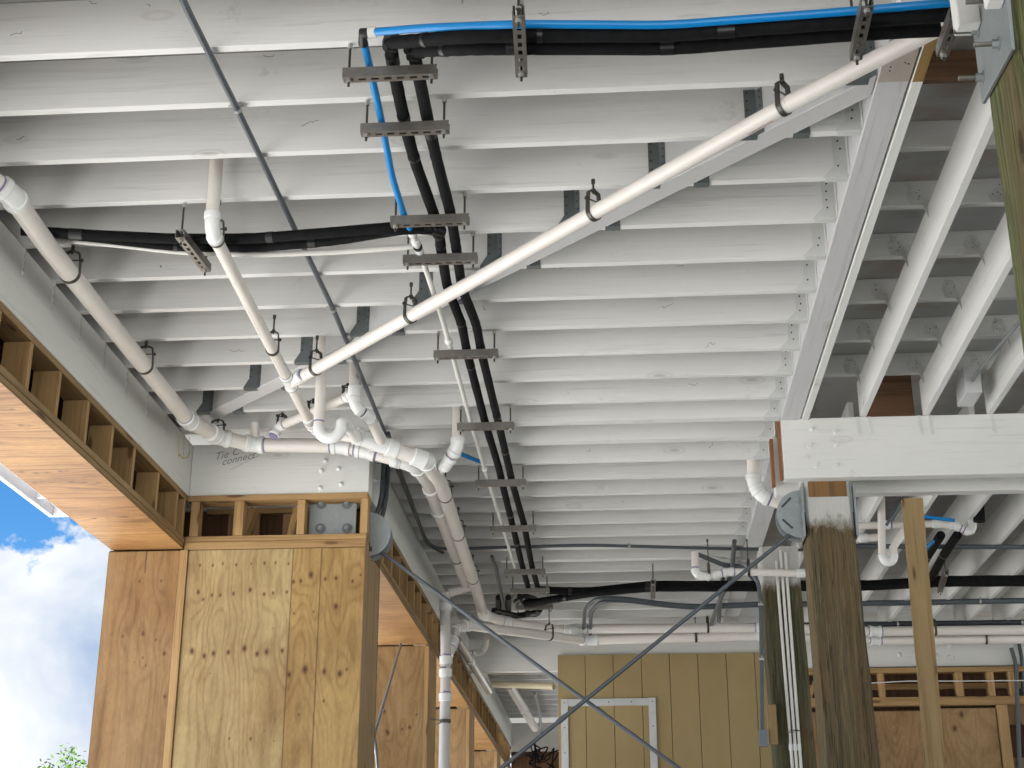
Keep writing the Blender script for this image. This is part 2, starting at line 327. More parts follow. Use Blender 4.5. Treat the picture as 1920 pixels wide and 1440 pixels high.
# value noise for the veneer patterns
def vnoise(u, v, seed):
    rs = np.random.RandomState(seed); G = rs.rand(128, 128)
    iu, iv = np.floor(u).astype(int), np.floor(v).astype(int); fu, fv = u - iu, v - iv
    fu = fu * fu * (3 - 2 * fu); fv = fv * fv * (3 - 2 * fv)
    g = lambda a, b: G[a % 128, b % 128]
    return (g(iu, iv) * (1 - fu) + g(iu + 1, iv) * fu) * (1 - fv) + (g(iu, iv + 1) * (1 - fu) + g(iu + 1, iv + 1) * fu) * fv
def ply(name, org, U, V, nrm, seed, knots, light, dark, seams=(), freq=8, parent=None, thick=.012, cell=.005, grain_v=True, spots=60, patch=None):
    """plywood sheet: org corner, U and V edge vectors, real thickness along -nrm; knots = [(u, v, size)] in metres"""
    org, U, V, nrm = Vector(org), Vector(U), Vector(V), Vector(nrm)
    lu, lv = U.length, V.length; nu, nv = max(2, int(lu / cell)), max(2, int(lv / cell))
    uu, vv = np.meshgrid(np.linspace(0, lu, nu + 1), np.linspace(0, lv, nv + 1), indexing='ij')
    a, b = (uu, vv) if grain_v else (vv, uu)
    wob = vnoise(a * 9, b * 2.2, seed) * .035 + vnoise(a * 25, b * 6, seed + 9) * .008
    F = vnoise((a + wob) * 3.4, b * .4, seed + 1) * freq * 1.6 + vnoise(a * 9, b * 1.5, seed + 2) * 2.4 + a * 6
    core = np.zeros_like(a); halo = np.zeros_like(a)
    for k in knots:
        ku, kv, ks = k
        if not grain_v: ku, kv = kv, ku
        dx, dy = (a - ku), (b - kv)
        F += 1.1 * np.exp(-(dx ** 2 / (2 * (.02 + ks) ** 2) + dy ** 2 / (2 * (.07 + 2 * ks) ** 2)))
        rr = np.sqrt((dx / ks) ** 2 + (dy / (ks * 1.5)) ** 2)
        core = np.maximum(core, np.clip((1.1 - rr) * 3.0, 0, 1) * (.75 + .25 * np.sin(rr * 7))); halo = np.maximum(halo, np.clip(1.9 - rr, 0, .8) * .55)
    ring = .5 + .5 * np.sin(2 * np.pi * F); ring = np.clip(ring, 0, 1) ** 3
    strk = vnoise(a * 110, b * 3.0, seed + 3); blot = vnoise(a * 5, b * 3, seed + 4); blot2 = vnoise(a * 18, b * 9, seed + 5)
    t = np.clip(.42 * ring + .38 * (strk - .4) + .6 * (blot - .5) + .35 * (blot2 - .5) + .22, 0, 1)[..., None]
    light, dark = np.array(light), np.array(dark)
    col = light * (1 - t) + dark * t
    stn = np.clip((vnoise(a * 3.2 + 7, b * 1.3, seed + 11) * .6 + vnoise(a * 14, b * 5, seed + 12) * .25 + vnoise(a * 60, b * 20, seed + 13) * .15 - .48) * 3.2, 0, 1)[..., None] * .5
    col = col * (1 - stn) + col * np.array((.72, .58, .42)) * stn
    grit = (vnoise(a * 150, b * 40, seed + 14)[..., None] - .5) * .22; col = col * (1 + grit)
    if patch is not None:
        pm = (1 / (1 + np.exp(-(uu - patch[0]) * 400)))[..., None]; col = col * (1 - pm) + col * np.array(patch[1]) * pm
    col = col * (1 - halo[..., None]) + np.array((.20, .085, .03)) * halo[..., None]
    col = col * (1 - core[..., None]) + np.array((.045, .018, .010)) * core[..., None]
    rs = np.random.RandomState(seed + 8)
    for _ in range(spots):
        su, sv, sr = rs.rand() * lu, rs.rand() * lv, .002 + rs.rand() * .003
        d = np.clip(1.5 - np.sqrt((uu - su) ** 2 + (vv - sv) ** 2) / sr, 0, 1)[..., None] * .7
        col = col * (1 - d) + np.array((.1, .05, .02)) * d
    for s_ in seams:
        d = np.clip(1.4 - np.abs(uu - s_[0]) / .004, 0, 1) if s_[1] == 'u' else np.clip(1.4 - np.abs(vv - s_[0]) / .004, 0, 1)
        if len(s_) > 2: d = d * (vv > s_[2])
        d = d[..., None]; col = col * (1 - d * .85) + np.array((.06, .03, .015)) * d * .85
    e = np.minimum(np.minimum(uu, lu - uu), np.minimum(vv, lv - vv)); d = np.clip(1 - e / .006, 0, 1)[..., None] * .45
    col = col * (1 - d) + np.array((.12, .07, .03)) * d
    un, vn_ = U.normalized(), V.normalized()
    P = (uu[..., None] * np.array(un) + vv[..., None] * np.array(vn_)).reshape(-1, 3)
    verts = P.tolist(); n0 = len(verts)
    idx = np.arange(n0).reshape(nu + 1, nv + 1)
    F4 = np.stack([idx[:-1, :-1], idx[1:, :-1], idx[1:, 1:], idx[:-1, 1:]], -1).reshape(-1, 4)
    if Vector(un).cross(Vector(vn_)).dot(nrm) < 0: F4 = F4[:, ::-1]
    faces = F4.tolist()
    back = -nrm.normalized() * thick; cs = [Vector((0, 0, 0)), U, U + V, V]
    verts += [tuple(c) for c in cs] + [tuple(c + back) for c in cs]
    faces += [(n0 + 4, n0 + 5, n0 + 6, n0 + 7)] + [(n0 + i, n0 + (i + 1) % 4, n0 + 4 + (i + 1) % 4, n0 + 4 + i) for i in range(4)]
    me = bpy.data.meshes.new(name); me.from_pydata(verts, [], faces); me.materials.append(PLYM)
    at = me.color_attributes.new(name='grain', type='FLOAT_COLOR', domain='POINT')
    cc = np.ones((len(verts), 4), np.float32); cc[:n0, :3] = col.reshape(-1, 3); cc[n0:, :3] = np.array(light) * .6
    at.data.foreach_set('color', cc.ravel())
    o = bpy.data.objects.new(name, me); C.objects.link(o)
    if parent: o.parent = parent; o.location = org - parent_world(parent)
    else: o.location = org
    return o

# ------------------------------------------------------------------ constants of the frame, metres (measured)
H = 3.2                    # underside of the joists
JD = .24                   # joist depth
XL, XL2 = -2.83, -1.63     # inner faces of the two left beams
XG0, XG1, XG2 = 1.06, 1.19, 1.24    # girder: left face, seam, right face
YC = 9.06                  # near face of the cross beam
PITCHJ = .3975
def yk(k): return 4.73 + PITCHJ * k
ZB = 2.84                  # underside of the left beams
ZS = 2.477                 # plywood soffit of the openings

# ground
b = MB(); b.add([(-400, -400, GZ), (400, -400, GZ), (400, 400, GZ), (-400, 400, GZ)], [(0, 1, 2, 3)])
tag(b.build('ground', ground_mat()), 'pale sandy ground around the house', None, kind='structure')

o = boxo('floor', speck('dark_added_slab', (.07, .07, .068), .85, 0, .2, 3), -3.4, 6.8, -4.5, 26, GZ - .1, GZ + .02, bevel=0); tag(o, 'unseen dark slab added under the house to cut bounced light', None, kind='structure')  # unseen slab, added dark to keep ground bounce off the joist undersides
# subfloor, carried on unseen behind the camera to make the light more level
o = boxo('subfloor', DECK, -3.45, XG1, -4.5, 25, H + JD, H + JD + .25, bevel=0); tag(o, kind='structure')
o = boxo('subfloor', DECKR, XG1 + .004, 6.8, -4.5, 25, H + JD + .14, H + JD + .26, bevel=0); tag(o, kind='structure')

# ------------------------------------------------------------------ joists
def nails(mb, pts, nrm, r=.0045, mi=1):
    for p in pts: p = Vector(p); mb.tube([p, p + Vector(nrm) * .003], r, 8, mi=mi)
cnt = {'j': 0}
def joist(k, x0, x1, where, lh=None, rh=None, thick=.038, cut0=None, cut1=None):
    y1 = yk(k); y0 = y1 - thick
    t = thing('ceiling_joist', ((x0 + x1) / 2, y0, H), where, 'joist', 'white joists of the main ceiling')
    mb = MB(); z0, z1 = H + random.uniform(-.002, .005), H + JD - .002
    y0 += random.uniform(-.003, .001)
    xa0, xa1 = (x0, x0) if cut0 is None else (cut0 - y0, cut0 - y1)      # mitred where it meets the diagonal
    xb0, xb1 = (x1, x1) if cut1 is None else (cut1 - y0, cut1 - y1)
    mb.prism([(xa0, y0, z0), (xb0, y0, z0), (xb1, y1, z0), (xa1, y1, z0)], (0, 0, z1 - z0))
    mb.build('board', PX_, t, .002)
    if rh == 'white':
        m2 = MB(); xe = x1
        m2.prism([(xe - .062, y0 - .004, H + .2), (xe - .001, y0 - .004, H + .2), (xe - .001, y0 - .004, H - .002), (xe - .115, y0 - .004, H - .002), (xe - .062, y0 - .004, H + .055)], (0, .0035, 0))
        m2.box(xe - .10, xe - .001, y0 - .0025, y1, H - .0024, H - .0003)
        m2.box(xe - .0035, xe - .0012, y0 - .05, y0 - .003, H + .004, H + .2)
        nails(m2, [(xe - .032 + random.uniform(-.012, .006), y0 - .004, H + z) for z in (.055, .095, .14, .18) if random.random() < .8], (0, -1, 0))
        m2.build('joist_hanger', [WPL2, NAIL], t)
    if rh == 'grey':
        m2 = MB(); xe = cut1 - y0 - .002
        wv = random.uniform(-.004, .004)
        m2.prism([(xe - .05, y0 - .003, H + .06), (xe - .05, y0 - .003, H + .215), (xe, y0 - .003, H + .215), (xe, y0 - .003, H - .003), (xe - .085 + wv, y0 - .003, H - .003), (xe - .085 + wv, y0 - .003, H + .006)], (0, .0025, 0))
        a = Vector((xe, y0 - .003, H - .003)); d_ = Vector((1, -1, 0)).normalized() * .036
        m2.prism([a, a + d_ * .9, a + d_ * .9 + Vector((0, 0, .215)), a + Vector((0, 0, .215))], (.0017, .0017, 0))
        m2.box(xe - .085, xe + .0, y0 - .003, y1 + .002, H - .005, H - .0028)
        nails(m2, [(xe - .038, y0 - .003, H + z) for z in (.07, .115, .16, .20)], (0, -1, 0))
        nails(m2, [a + d_ * .6 + Vector((0, 0, z)) for z in (.05, .09, .13, .17, .2)], (-.7, -.7, 0), .004)
        m2.build('joist_hanger', [GALVD, NAIL], t)
    if lh == 'grey':
        m2 = MB(); xe = cut0 - y1 + .002
        m2.box(xe + .03, xe + .10, y0 - .003, y1 + .002, H - .005, H - .0028)
        m2.box(xe + .045, xe + .10, y0 - .003, y0 - .0006, H - .004, H + .03)
        m2.build('joist_hanger', GALVD, t)
    return t
DG0, DG1 = 6.12, 6.27        # the diagonal member fills DG0 < x + y < DG1
def jl(desc):
    cnt['j'] += 1
    return desc
n = 0
for k in range(-9, 45):
    n_ = k + 3
    y = yk(k)
    left = -3.2 if y < 9.2 else XL2 - .3
    if y > 22.2: break
    dbl = k in (11, 12, 19, 20)
    th = .08 if dbl else .038
    what = 'double white joist' if dbl else 'white painted joist'
    if y < 5.0:
        joist(k, left, XG0, 'nearest full white joist at the top, just above the first trapeze strut' if k == 0 else 'white painted joist nearer than the one above the first trapeze strut', rh='white')
    elif k <= 10 and y < 8.95:
        right_start = DG1 - y
        joist(k, left, 0, f'{what} left of the diagonal timber, {nth(k)} one its grey hangers hold', rh='grey', cut1=DG0)
        if right_start < XG0 - .1:
            joist(k, 0, XG0, f'{what} between diagonal timber and girder, {nth(k - 1)} from the front', lh='grey', rh='white', cut0=DG1)
    elif y < 15.7:
        joist(k, left, XG0 if y < 12.2 or y > 12.6 else XG0, f'{what} beyond the diagonal timber, {nth(k - 10)} one counting away from it', rh='white', thick=th)
    elif y > 16.2:
        joist(k, left, .5, f'{what} behind the tan wall, {nth(k - 28)} row beyond its beam')

JT = [o for o in C.objects if o.name.startswith('ceiling_joist')]
for px_, py_ in ((905, 580), (1040, 505), (1268, 497), (1240, 575), (1322, 652), (865, 8), (1010, 25), (20, 68), (275, 8), (168, 3), (232, 110), (30, 262), (565, 237), (495, 105), (660, 640), (1290, 720), (1100, 845), (1330, 838), (430, 655), (300, 497), (765, 800), (1170, 940), (1005, 905)):
    hit = None
    for o in JT:
        p = ay(px_, py_, o.location.y - .0005)
        if p.z > H + .012 and (hit is None or o.location.y < hit[0].location.y):
            bd_ = [c for c in o.children if c.name.startswith('board')]
            xs_ = [v.co.x + o.location.x for v in bd_[0].data.vertices]
            if min(xs_) < p.x < max(xs_): hit = (o, p)
    if hit and hit[1].z < H + JD:
        o, p = hit; y_ = min(v.co.y for v in [c for c in o.children if c.name.startswith('board')][0].data.vertices) + o.location.y
        p = Vector((p.x, y_ - .0006, p.z)); rg = random.Random(px_); b = MB(); q = [p]
        for i in range(rg.randint(3, 6)): q.append(q[-1] + Vector((rg.uniform(-.012, .03), 0, rg.uniform(-.014, .014))))
        b.tube(fillet(q, .01, 4), .0009, 5); b.build('scuff', NAIL, o)
# diagonal timber
b = MB()
xa, xb = XG0 - .002, XL + .004
b.prism([(xa, DG0 - xa, H - .004), (xa, DG1 - xa, H - .004), (xb, DG1 - xb, H - .004), (xb, DG0 - xb, H - .004)], (0, 0, JD))
DIAG = painted('white_paint_diag', 'x', (.64, .64, .645), .5)
tag(b.build('diagonal_beam', DIAG, None, .003), 'flat white timber running diagonally under the ceiling behind the long white pipe', 'beam')

# girder (two plies with a seam), near part and far part
t = thing('girder', (XG1, 7, H), 'long white double girder running away from the steel plate to the cross beam', 'girder')
boxo('girder_ply', PG, XG0, XG1 - .004, 4.0, YC - .004, H - .012, H + JD, t, .004)
boxo('girder_ply', PYb, XG1 + .004, XG2, 4.0, YC - .004, H - .016, H + JD, t, .004)
b = MB(); b.box(XG0 + .002, XG1 - .006, 4.78, 5.10, H - .0142, H - .0122)
nails(b, [(XG0 + .03 + random.random() * .08, 4.8 + random.random() * .26, H - .0142) for _ in range(9)], (0, 0, -1), .003)
b.build('bare_patch', [painted('bare_patch_paint', 'y', (.46, .43, .39), .9, .3), NAIL], t)
boxo('bare_patch', lumber('raw_edge', 'y', (.30, .20, .07), (.2, .12, .05)), XG1 + .006, XG2 - .002, 4.78, 5.10, H - .0182, H - .0162, t, 0)
t = thing('girder', (XG1, 11, H), 'grey white girder behind the post with the round steel plate', 'girder')
boxo('girder_ply', PG, XG0, XG1 + .02, YC + .45, 12.25, H - .012, H + JD, t, .004)
t = thing('girder', (XG1, 14, H), 'farthest white girder above the tan wall and big horizontal pipes', 'girder')
boxo('girder_ply', PG, XG0, XG1 + .02, 12.7, 15.9, H - .012, H + JD, t, .004)

# cross beam on the right: two plies clasping the post
t = thing('cross_beam', (1.9, YC, ZB), 'wide white bolted beam face crossing the right side on top of the posts', 'beam')
boxo('near_ply', PXb, XG0 + .004, 6.5, YC, YC + .085, 2.80, H - .002, t, .003)
boxo('far_ply', PXb, XG0 - .02, 6.5, YC + .36, YC + .45, 2.80, H - .002, t, .003)
b = MB(); RAW = lumber('raw_red_edge', 'z', (.36, .16, .07), (.22, .09, .04))
b.box(XG0 - .022, XG0 + .0, YC + .03, YC + .05, 2.80, 3.19)
b.build('bare_edge', RAW, t, 0)
b = MB(); b.box(XG0 - .045, XG0 - .024, YC + .28, YC + .34, 2.84, 3.16); b.build('bare_edge', RAW, t, 0)
def bolt(p, nrm, parent, r=.017, m=WBOLT, shank=.02, dome=False, washer=True, name='bolt', mm=None):
    p, nrm = Vector(p), Vector(nrm).normalized(); q = MB()
    if dome: q.tube([p, p + nrm * .006, p + nrm * .014, p + nrm * .02], [r * 1.25, r * 1.2, r * .85, r * .3], 16)
    else:
        if washer: q.tube([p, p + nrm * .003], r * 1.55, 18)
        q.tube([p + nrm * .003, p + nrm * (.003 + r * .9)], r, 6); q.tube([p + nrm * r, p + nrm * (r + shank)], r * .52, 10)
    return q.build(name, mm or m, parent, 0, False)
for px_, py_ in ((1521, 804), (1565, 810), (1518, 835), (1568, 835), (1530, 873), (1568, 872)):
    bolt(ay(px_, py_, YC), (0, -1, 0), t, .013, shank=.008)
def strap(p, d, wdt, ln, nrm, parent, name='strap', m=None, n_=4):
    m = m or WPL2
    """flat tie: p top point, hanging down ln, width direction d"""
    p, d, nrm = Vector(p), Vector(d).normalized(), Vector(nrm).normalized(); q = MB()
    lo = p + Vector((0, 0, -ln)) + d * .01
    q.prism([p - d * wdt / 2, p + d * wdt / 2, lo + d * wdt / 2, lo - d * wdt / 2], nrm * .003)
    for i in range(n_):
        c = p.lerp(lo, (i + .7) / (n_ + .3)) + d * random.uniform(-.004, .004)
        q.tube([c + nrm * .003, c + nrm * .008], .0065, 8, mi=0)
    return q.build(name, m, parent)
for x in (1.545, 1.62, 1.93, 2.0, 2.385): strap((x, YC, H - .002), (1, 0, 0), .022, .13, (0, -1, 0), t)

# left beams
t = thing('left_beam', (XL, 7, ZB), 'long white beam face above the stud framed header on the left', 'beam')
boxo('beam_face', PYb, XL - .09, XL, 2.8, 9.6, ZB, H - .002, t, .003)
for k in range(1, 12): strap((XL, yk(k) - .01, H - .002), (0, 1, 0), .022, .15, (1, 0, 0), t)
t = thing('left_beam', (XL2, 12, ZB), 'white beam running away behind the plywood pillar with the steel disc', 'beam')
boxo('beam_face', PYb, XL2 - .09, XL2, 9.4, 22.3, ZB, H - .002, t, .003)
t = thing('cross_beam', (-2.2, 9.3, ZB), 'short white cross beam above the plywood pillar with handwriting and painted bolts', 'beam')
boxo('beam_face', PXb, XL + .003, XL2 + .004, 9.3, 9.39, ZB, H - .002, t, .003)
for px_, py_ in ((610, 864), (635, 879), (603, 883), (640, 908), (601, 915)): bolt(ay(px_, py_, 9.3), (0, -1, 0), t, .014, dome=True)
for px_, py_ in ((371, 866), (372, 878), (371, 890), (373, 902)): bolt(ay(px_, py_, 9.3), (0, -1, 0), t, .003, shank=.002)
text_mesh('Tie C', .075, ay(401, 864, 9.297), (1, 0, .25), (0, 0, 1), INK, 'handwriting', t, .3, .0004)
text_mesh('connect', .07, ay(415, 873, 9.297), (1, 0, .22), (0, 0, 1), INK, 'handwriting', t, .3, .0004)
b = MB(); b.tube([ay(431, 881, 9.297), ay(488, 853, 9.297)], .0012, 6); b.build('pencil_line', INK, t)
b = MB()
for q in ([(336, 815), (335, 858)], [(336, 852), (344, 860), (352, 857), (355, 848)], [(355, 820), (355, 850)]):
    b.tube([ax(x, y, XL + .0015) for x, y in q], .0045 if len(q) > 2 else .002, 6)
b.build('crayon_mark', YEL, bpy.data.objects['left_beam'])
# far cross beams
t = thing('cross_beam', (0, 16, ZB), 'far white cross beam at the top of the tan wall', 'beam')
boxo('beam_face', PXb, XL2, 7, 16.0, 16.09, ZB, H - .002, t, .003)
for px_, py_ in ((1753, 1210), (1780, 1210), (1756, 1230), (1782, 1232), (1687, 1227)): bolt(ay(px_, py_, 16.0), (0, -1, 0), t, .022, dome=True)
t = thing('cross_beam', (-1, 22.3, ZB), 'farthest small white beam seen left of the tan wall', 'beam')
boxo('beam_face', PXb, -3.3, .8, 22.3, 22.4, ZB - .1, H - .002, t, .003)

# ------------------------------------------------------------------ right bay
for i, xr in enumerate((1.605, 2.0, 2.40, 2.80, 3.2, 3.6, 4.0, 4.4, 4.8)):
    where = ('beside the girder', 'in the middle of the bay', 'beside the thin steel rod')
    if i < 3:
        o = boxo('bay_joist', PY_, xr - .04, xr, 3.4 if i else 3.7, YC + .02, H, H + JD - .002, bevel=.003)
        tag(o, f'white lengthwise joist of the right bay {where[i]}', 'joist', 'lengthwise joists of the right bay')
    o = boxo('bay_joist', PY_, xr - .04, xr, YC + .46, 16.0, H, H + JD + .03, bevel=.003)
    tag(o, f'white lengthwise joist beyond the cross beam, {nth(i + 1)} to the right of the post', 'joist', 'lengthwise joists beyond the cross beam')
TIE = speck('tie_plate', (.60, .60, .585), .6, .2, .3, 90)
for i in range(-3, 6):
    y1 = 6.11 + .573 * i
    raw = (i == -1)
    t = thing('upper_crosspiece', (2.5, y1, H + JD), ('bare brown board beside the steel plate above the girder' if raw else (f'white crosspiece resting on the right bay joists, {nth(i + 1)} beyond the bare brown board' if i >= 0 else 'white crosspiece nearer than the bare brown board')), 'joist', None if raw else 'crosspieces above the right bay')
    boxo('board', WBR if raw else PXR, XG2 - .1, 5.2, y1 - .04, y1, H + JD, H + JD + .139, t, .003)
    if i > 0:
        for xr in (1.565, 1.96, 2.36):
            q = MB(); q.prism([(xr - .085, y1 - .0425, H + JD + .01), (xr - .03, y1 - .0425, H + JD + .0), (xr - .005, y1 - .0425, H + JD + .05), (xr - .03, y1 - .0425, H + JD + .11), (xr - .075, y1 - .0425, H + JD + .12), (xr - .1, y1 - .0425, H + JD + .06)], (0, .002, 0))
            q.prism([(xr - .005, y1 - .045, H + JD + .04), (xr - .03, y1 - .05, H + JD + .01), (xr - .008, y1 - .06, H + .18), (xr - .002, y1 - .05, H + .17)], (-.002, 0, 0))
            nails(q, [(xr - .05 + random.uniform(-.03, .03), y1 - .0425, H + JD + random.uniform(.03, .1)) for _ in range(4)], (0, -1, 0), .003)
            q.build('tie_plate', [TIE, NAIL], t)
# end board and block in the last pocket
o = boxo('end_board', WBR, 1.62, 1.95, YC + .20, YC + .24, H + .02, H + JD + .13, bevel=0); tag(o, 'bare rust brown board closing the pocket above the cross beam', 'board')
o = boxo('hanging_block', PG, 2.16, 2.26, 8.72, 8.98, H + .02, H + .20, bevel=.004); tag(o, 'white painted wood block hanging under the right bay beside the third joist', 'block')
# rods and thin pipe near the block
b = MB(); b.tube([az(1915, 600, 3.3), az(1832, 698, 3.3), az(1788, 772, 3.3)], .011, 10); tag(b.build('steel_rod', GALV, None, 0, True), 'thin steel conduit crossing the right bay beside the hanging block', 'conduit')

# ------------------------------------------------------------------ posts
def post(x0, x1, y0, y1, ztop, m, label, bot=None):
    b = MB(); bx0, bx1 = bot or (x0, x1)
    nseg = 26; rs = np.random.RandomState(int(abs(y0) * 10)); vs = []
    for i in range(nseg + 1):
        z = GZ + (ztop - GZ) * i / nseg; s = (ztop - z) / (ztop - 1.0); s = min(s, 1.5)
        a0, a1 = x0 + (bx0 - x0) * s, x1 + (bx1 - x1) * s; j = (rs.rand(8) - .5) * .007
        c_ = .018
        vs += [(a0 + c_ + j[0], y0, z), (a1 - c_, y0 + j[1], z), (a1 + j[2], y0 + c_, z), (a1, y1 - c_, z), (a1 - c_, y1, z), (a0 + c_, y1, z), (a0 + j[3], y1 - c_, z), (a0 + j[4], y0 + c_, z)]
    fs = [(i * 8 + j, i * 8 + (j + 1) % 8, (i + 1) * 8 + (j + 1) % 8, (i + 1) * 8 + j) for i in range(nseg) for j in range(8)]
    fs += [tuple(range(8)), tuple(range(nseg * 8, nseg * 8 + 8))]
    b.add(vs, fs)
    t = thing('timber_post', ((x0 + x1) / 2, y0, GZ), label, 'post')
    b.build('shaft', m, t); return t
P1 = post(1.19, 1.475, YC + .088, YC + .355, 2.95, post_mat('treated_post_brown', (.105, .085, .048), 2.50 - GZ), 'big brown green timber post under the bolted end of the cross beam', (1.19, 1.52))
P2 = post(1.185, 1.50, 12.2, 12.5, 3.18, post_mat('treated_post_dark', (.085, .085, .048), 2.82 - GZ, .9), 'dark timber post farther back carrying three thin white pipes', (1.215, 1.535))
P0 = post(1.17, 1.50, 3.70, 4.03, 3.1, post_mat('treated_post_green', (.12, .13, .058), 2.62 - GZ), 'near timber post with a bolted steel plate at the right edge', (1.165, 1.5))
boxo('bare_top', lumber('post_top', 'z', (.24, .13, .05), (.12, .07, .03)), 1.215, 1.455, YC + .082, YC + .0865, 2.7, 2.80, P1, 0)
# steel saddle on post P1
b = MB()
b.box(1.166, 1.178, YC + .06, YC + .38, 2.44, 2.76); b.build('side_plate', GALV, P1, .002); b = MB(); b.box(1.493, 1.505, YC + .06, YC + .38, 2.44, 2.78); b.build('side_plate', GALV, P1, .002)
b = MB(); b.box(1.178, 1.19, YC + .10, YC + .34, 2.6, 2.80); b.build('saddle_plate', GALV, P1, .002); b = MB(); b.box(1.478, 1.49, YC + .10, YC + .34, 2.6, 2.80); b.build('saddle_plate', GALV, P1, .002)
def half_disc(cx, cy, cz, r, sgn, parent, name='disc_plate', th=.01):
    b = MB(); pts = [(cx, cy, cz - r)] + [(cx + sgn * r * math.sin(a), cy, cz - r * math.cos(a)) for a in (math.pi * i / 24 for i in range(1, 24))] + [(cx, cy, cz + r)]
    b.prism(pts, (0, th, 0)); return b.build(name, GALV, parent)
d1 = half_disc(1.166, YC + .115, 2.600, .155, -1, P1)
half_disc(1.166, YC + .20, 2.59, .155, -1, P1)
b = MB()
for dz, sg in ((.075, 1), (-.065, -1)):
    c = Vector((1.075, YC + .112, 2.60 + dz)); b.bar(c + Vector((-.03, 0, -.03 * sg)), c + Vector((.03, 0, .03 * sg)), .012, .004, (0, 1, 0))
b.build('slot', CONDD, d1)
for z in (2.685, 2.535): bolt((1.145, YC + .115, z), (0, -1, 0), P1, .011, shank=.006, m=GALV)
# steel plate on post P0
pl = thing('steel_plate', (1.16, 3.9, 2.6), 'large galvanised plate with protruding bolts on the near post', 'plate')
b = MB(); xp = 1.150
poly = [ax(1896, 93, xp), ax(1841, 195, xp), ax(1823, 50, xp), ax(1845, -12, xp), ax(1874, -60, xp), ax(1886, -10, xp)]
b.prism([Vector((xp, p.y, p.z)) for p in poly], (.012, 0, 0)); b.build('plate', GALV, pl, .0015)
RODM = speck('dull_bolt', (.24, .24, .21), .5, .6, .3, 90)
for q in ((1834, 58), (1873, 82), (1843, 145), (1858, 2)):
    p = ax(*q, xp); b = MB()
    b.tube([p, p - Vector((.003, 0, 0))], .021, 20, mi=0); b.tube([p - Vector((.003, 0, 0)), p - Vector((.021, 0, 0))], .0135, 6, mi=0)
    b.tube([p - Vector((.02, 0, 0)), p - Vector((.073, 0, 0))], .0075, 12, mi=1); b.build('bolt', [GALV, RODM], pl)
t = thing('beam_end', (1.1, 3.9, 2.8), 'stub end of a white beam beside the steel plate at the top right', 'beam')
p = ay(1791, 62, 3.98)
boxo('beam_face', PXb, p.x + .02, 1.149, 3.66, 3.72, p.z - .10, H - .02, t, .004)
boxo('beam_face', PXb, p.x - .0, 1.149, 3.93, 4.0, p.z + .0, H - .02, t, .004)

# ------------------------------------------------------------------ stud framed headers, soffits and plywood pillars
def header_y(name_lbl, xin, y0, y1, ys, sof_label):
    t = thing('stud_header', (xin, (y0 + y1) / 2, ZS), name_lbl, 'header')
    xo = xin - .48
    boxo('top_plate', WY, xin - .14, xin - .002, y0, y1, ZB - .04, ZB - .002, t, .002)
    boxo('bottom_plate', WY, xin - .14, xin + .0, y0, y1, ZS + .04, ZS + .078, t, .002)
    boxo('bottom_plate', WY, xin - .14, xin - .004, y0, y1, ZS + .0, ZS + .038, t, .002)
    for y in ys: boxo('stud', WZ, xin - .14, xin - .003, y, y + .038, ZS + .08, ZB - .042, t, .0015)
    for y in ys[::2]:
        b = MB(); b.bar((xo + .04, y + .1, ZS + .08), (xo + .04, y + .36, ZB - .05), .03, .08, (1, 0, 0)); b.build('brace_block', WZ, t)
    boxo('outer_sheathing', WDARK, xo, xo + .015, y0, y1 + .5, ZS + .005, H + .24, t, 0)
    return t
ys = [ax(px_, py_, XL).y - .038 for px_, py_ in ((54, 733), (108, 783), (162, 834), (208.6, 875), (249, 916), (295, 955), (331, 988.6))]
ys = [ys[0] - .8, ys[0] - .4] + ys + [9.22]
header_y('stud framed header with open pine cripples over the left opening', XL, 3.2, 9.29, ys, '')
ys2 = [10.02 + .4 * i for i in range(31)]
header_y('receding stud framed header over the openings behind the pillar', XL2, 9.92, 22.2, ys2, '')
s1 = [(.12 + .1 * math.sin(i * 2.1), 2.72 - .55 * i, .010) for i in range(0)]
rs = np.random.RandomState(3)
kn = []
for rowv in (.55, 1.15, 1.45, 2.4, 2.62, 3.4, 3.6, 4.3):
    for _ in range(4): kn.append((rs.uniform(.03, .45), rowv + rs.uniform(-.03, .03), rs.uniform(.006, .012)))
o = ply('soffit_panel', (XL - .48, 4.2, ZS - .002), (.478, 0, 0), (0, 5.08, 0), (0, 0, -1), 31, kn, (.42, .225, .08), (.18, .08, .025), seams=((1.0, 'v'), (3.35, 'v')), grain_v=False, spots=120, freq=6)
tag(o, 'bright orange plywood soffit under the left header', 'soffit')
kn = [(rs.uniform(.03, .45), rs.uniform(0, 2.6), rs.uniform(.006, .012)) for _ in range(10)]
o = ply('soffit_panel', (XL2 - .48, 9.9, ZS - .002), (.478, 0, 0), (0, 2.69, 0), (0, 0, -1), 41, kn, (.46, .26, .10), (.29, .14, .05), grain_v=False, spots=60)
tag(o, 'plywood soffit just behind the first pillar', 'soffit')
o = ply('soffit_panel', (XL2 - .48, 13.1, ZS - .002), (.478, 0, 0), (0, 2.9, 0), (0, 0, -1), 43, kn, (.46, .26, .10), (.29, .14, .05), grain_v=False, spots=40)
tag(o, 'plywood soffit between second and third pillars', 'soffit')
o = ply('soffit_panel', (XL2 - .48, 16.6, ZS - .002), (.478, 0, 0), (0, 3.0, 0), (0, 0, -1), 47, kn, (.46, .26, .10), (.29, .14, .05), grain_v=False, spots=30, cell=.01)
tag(o, 'small far plywood soffit between the last two pillars', 'soffit')

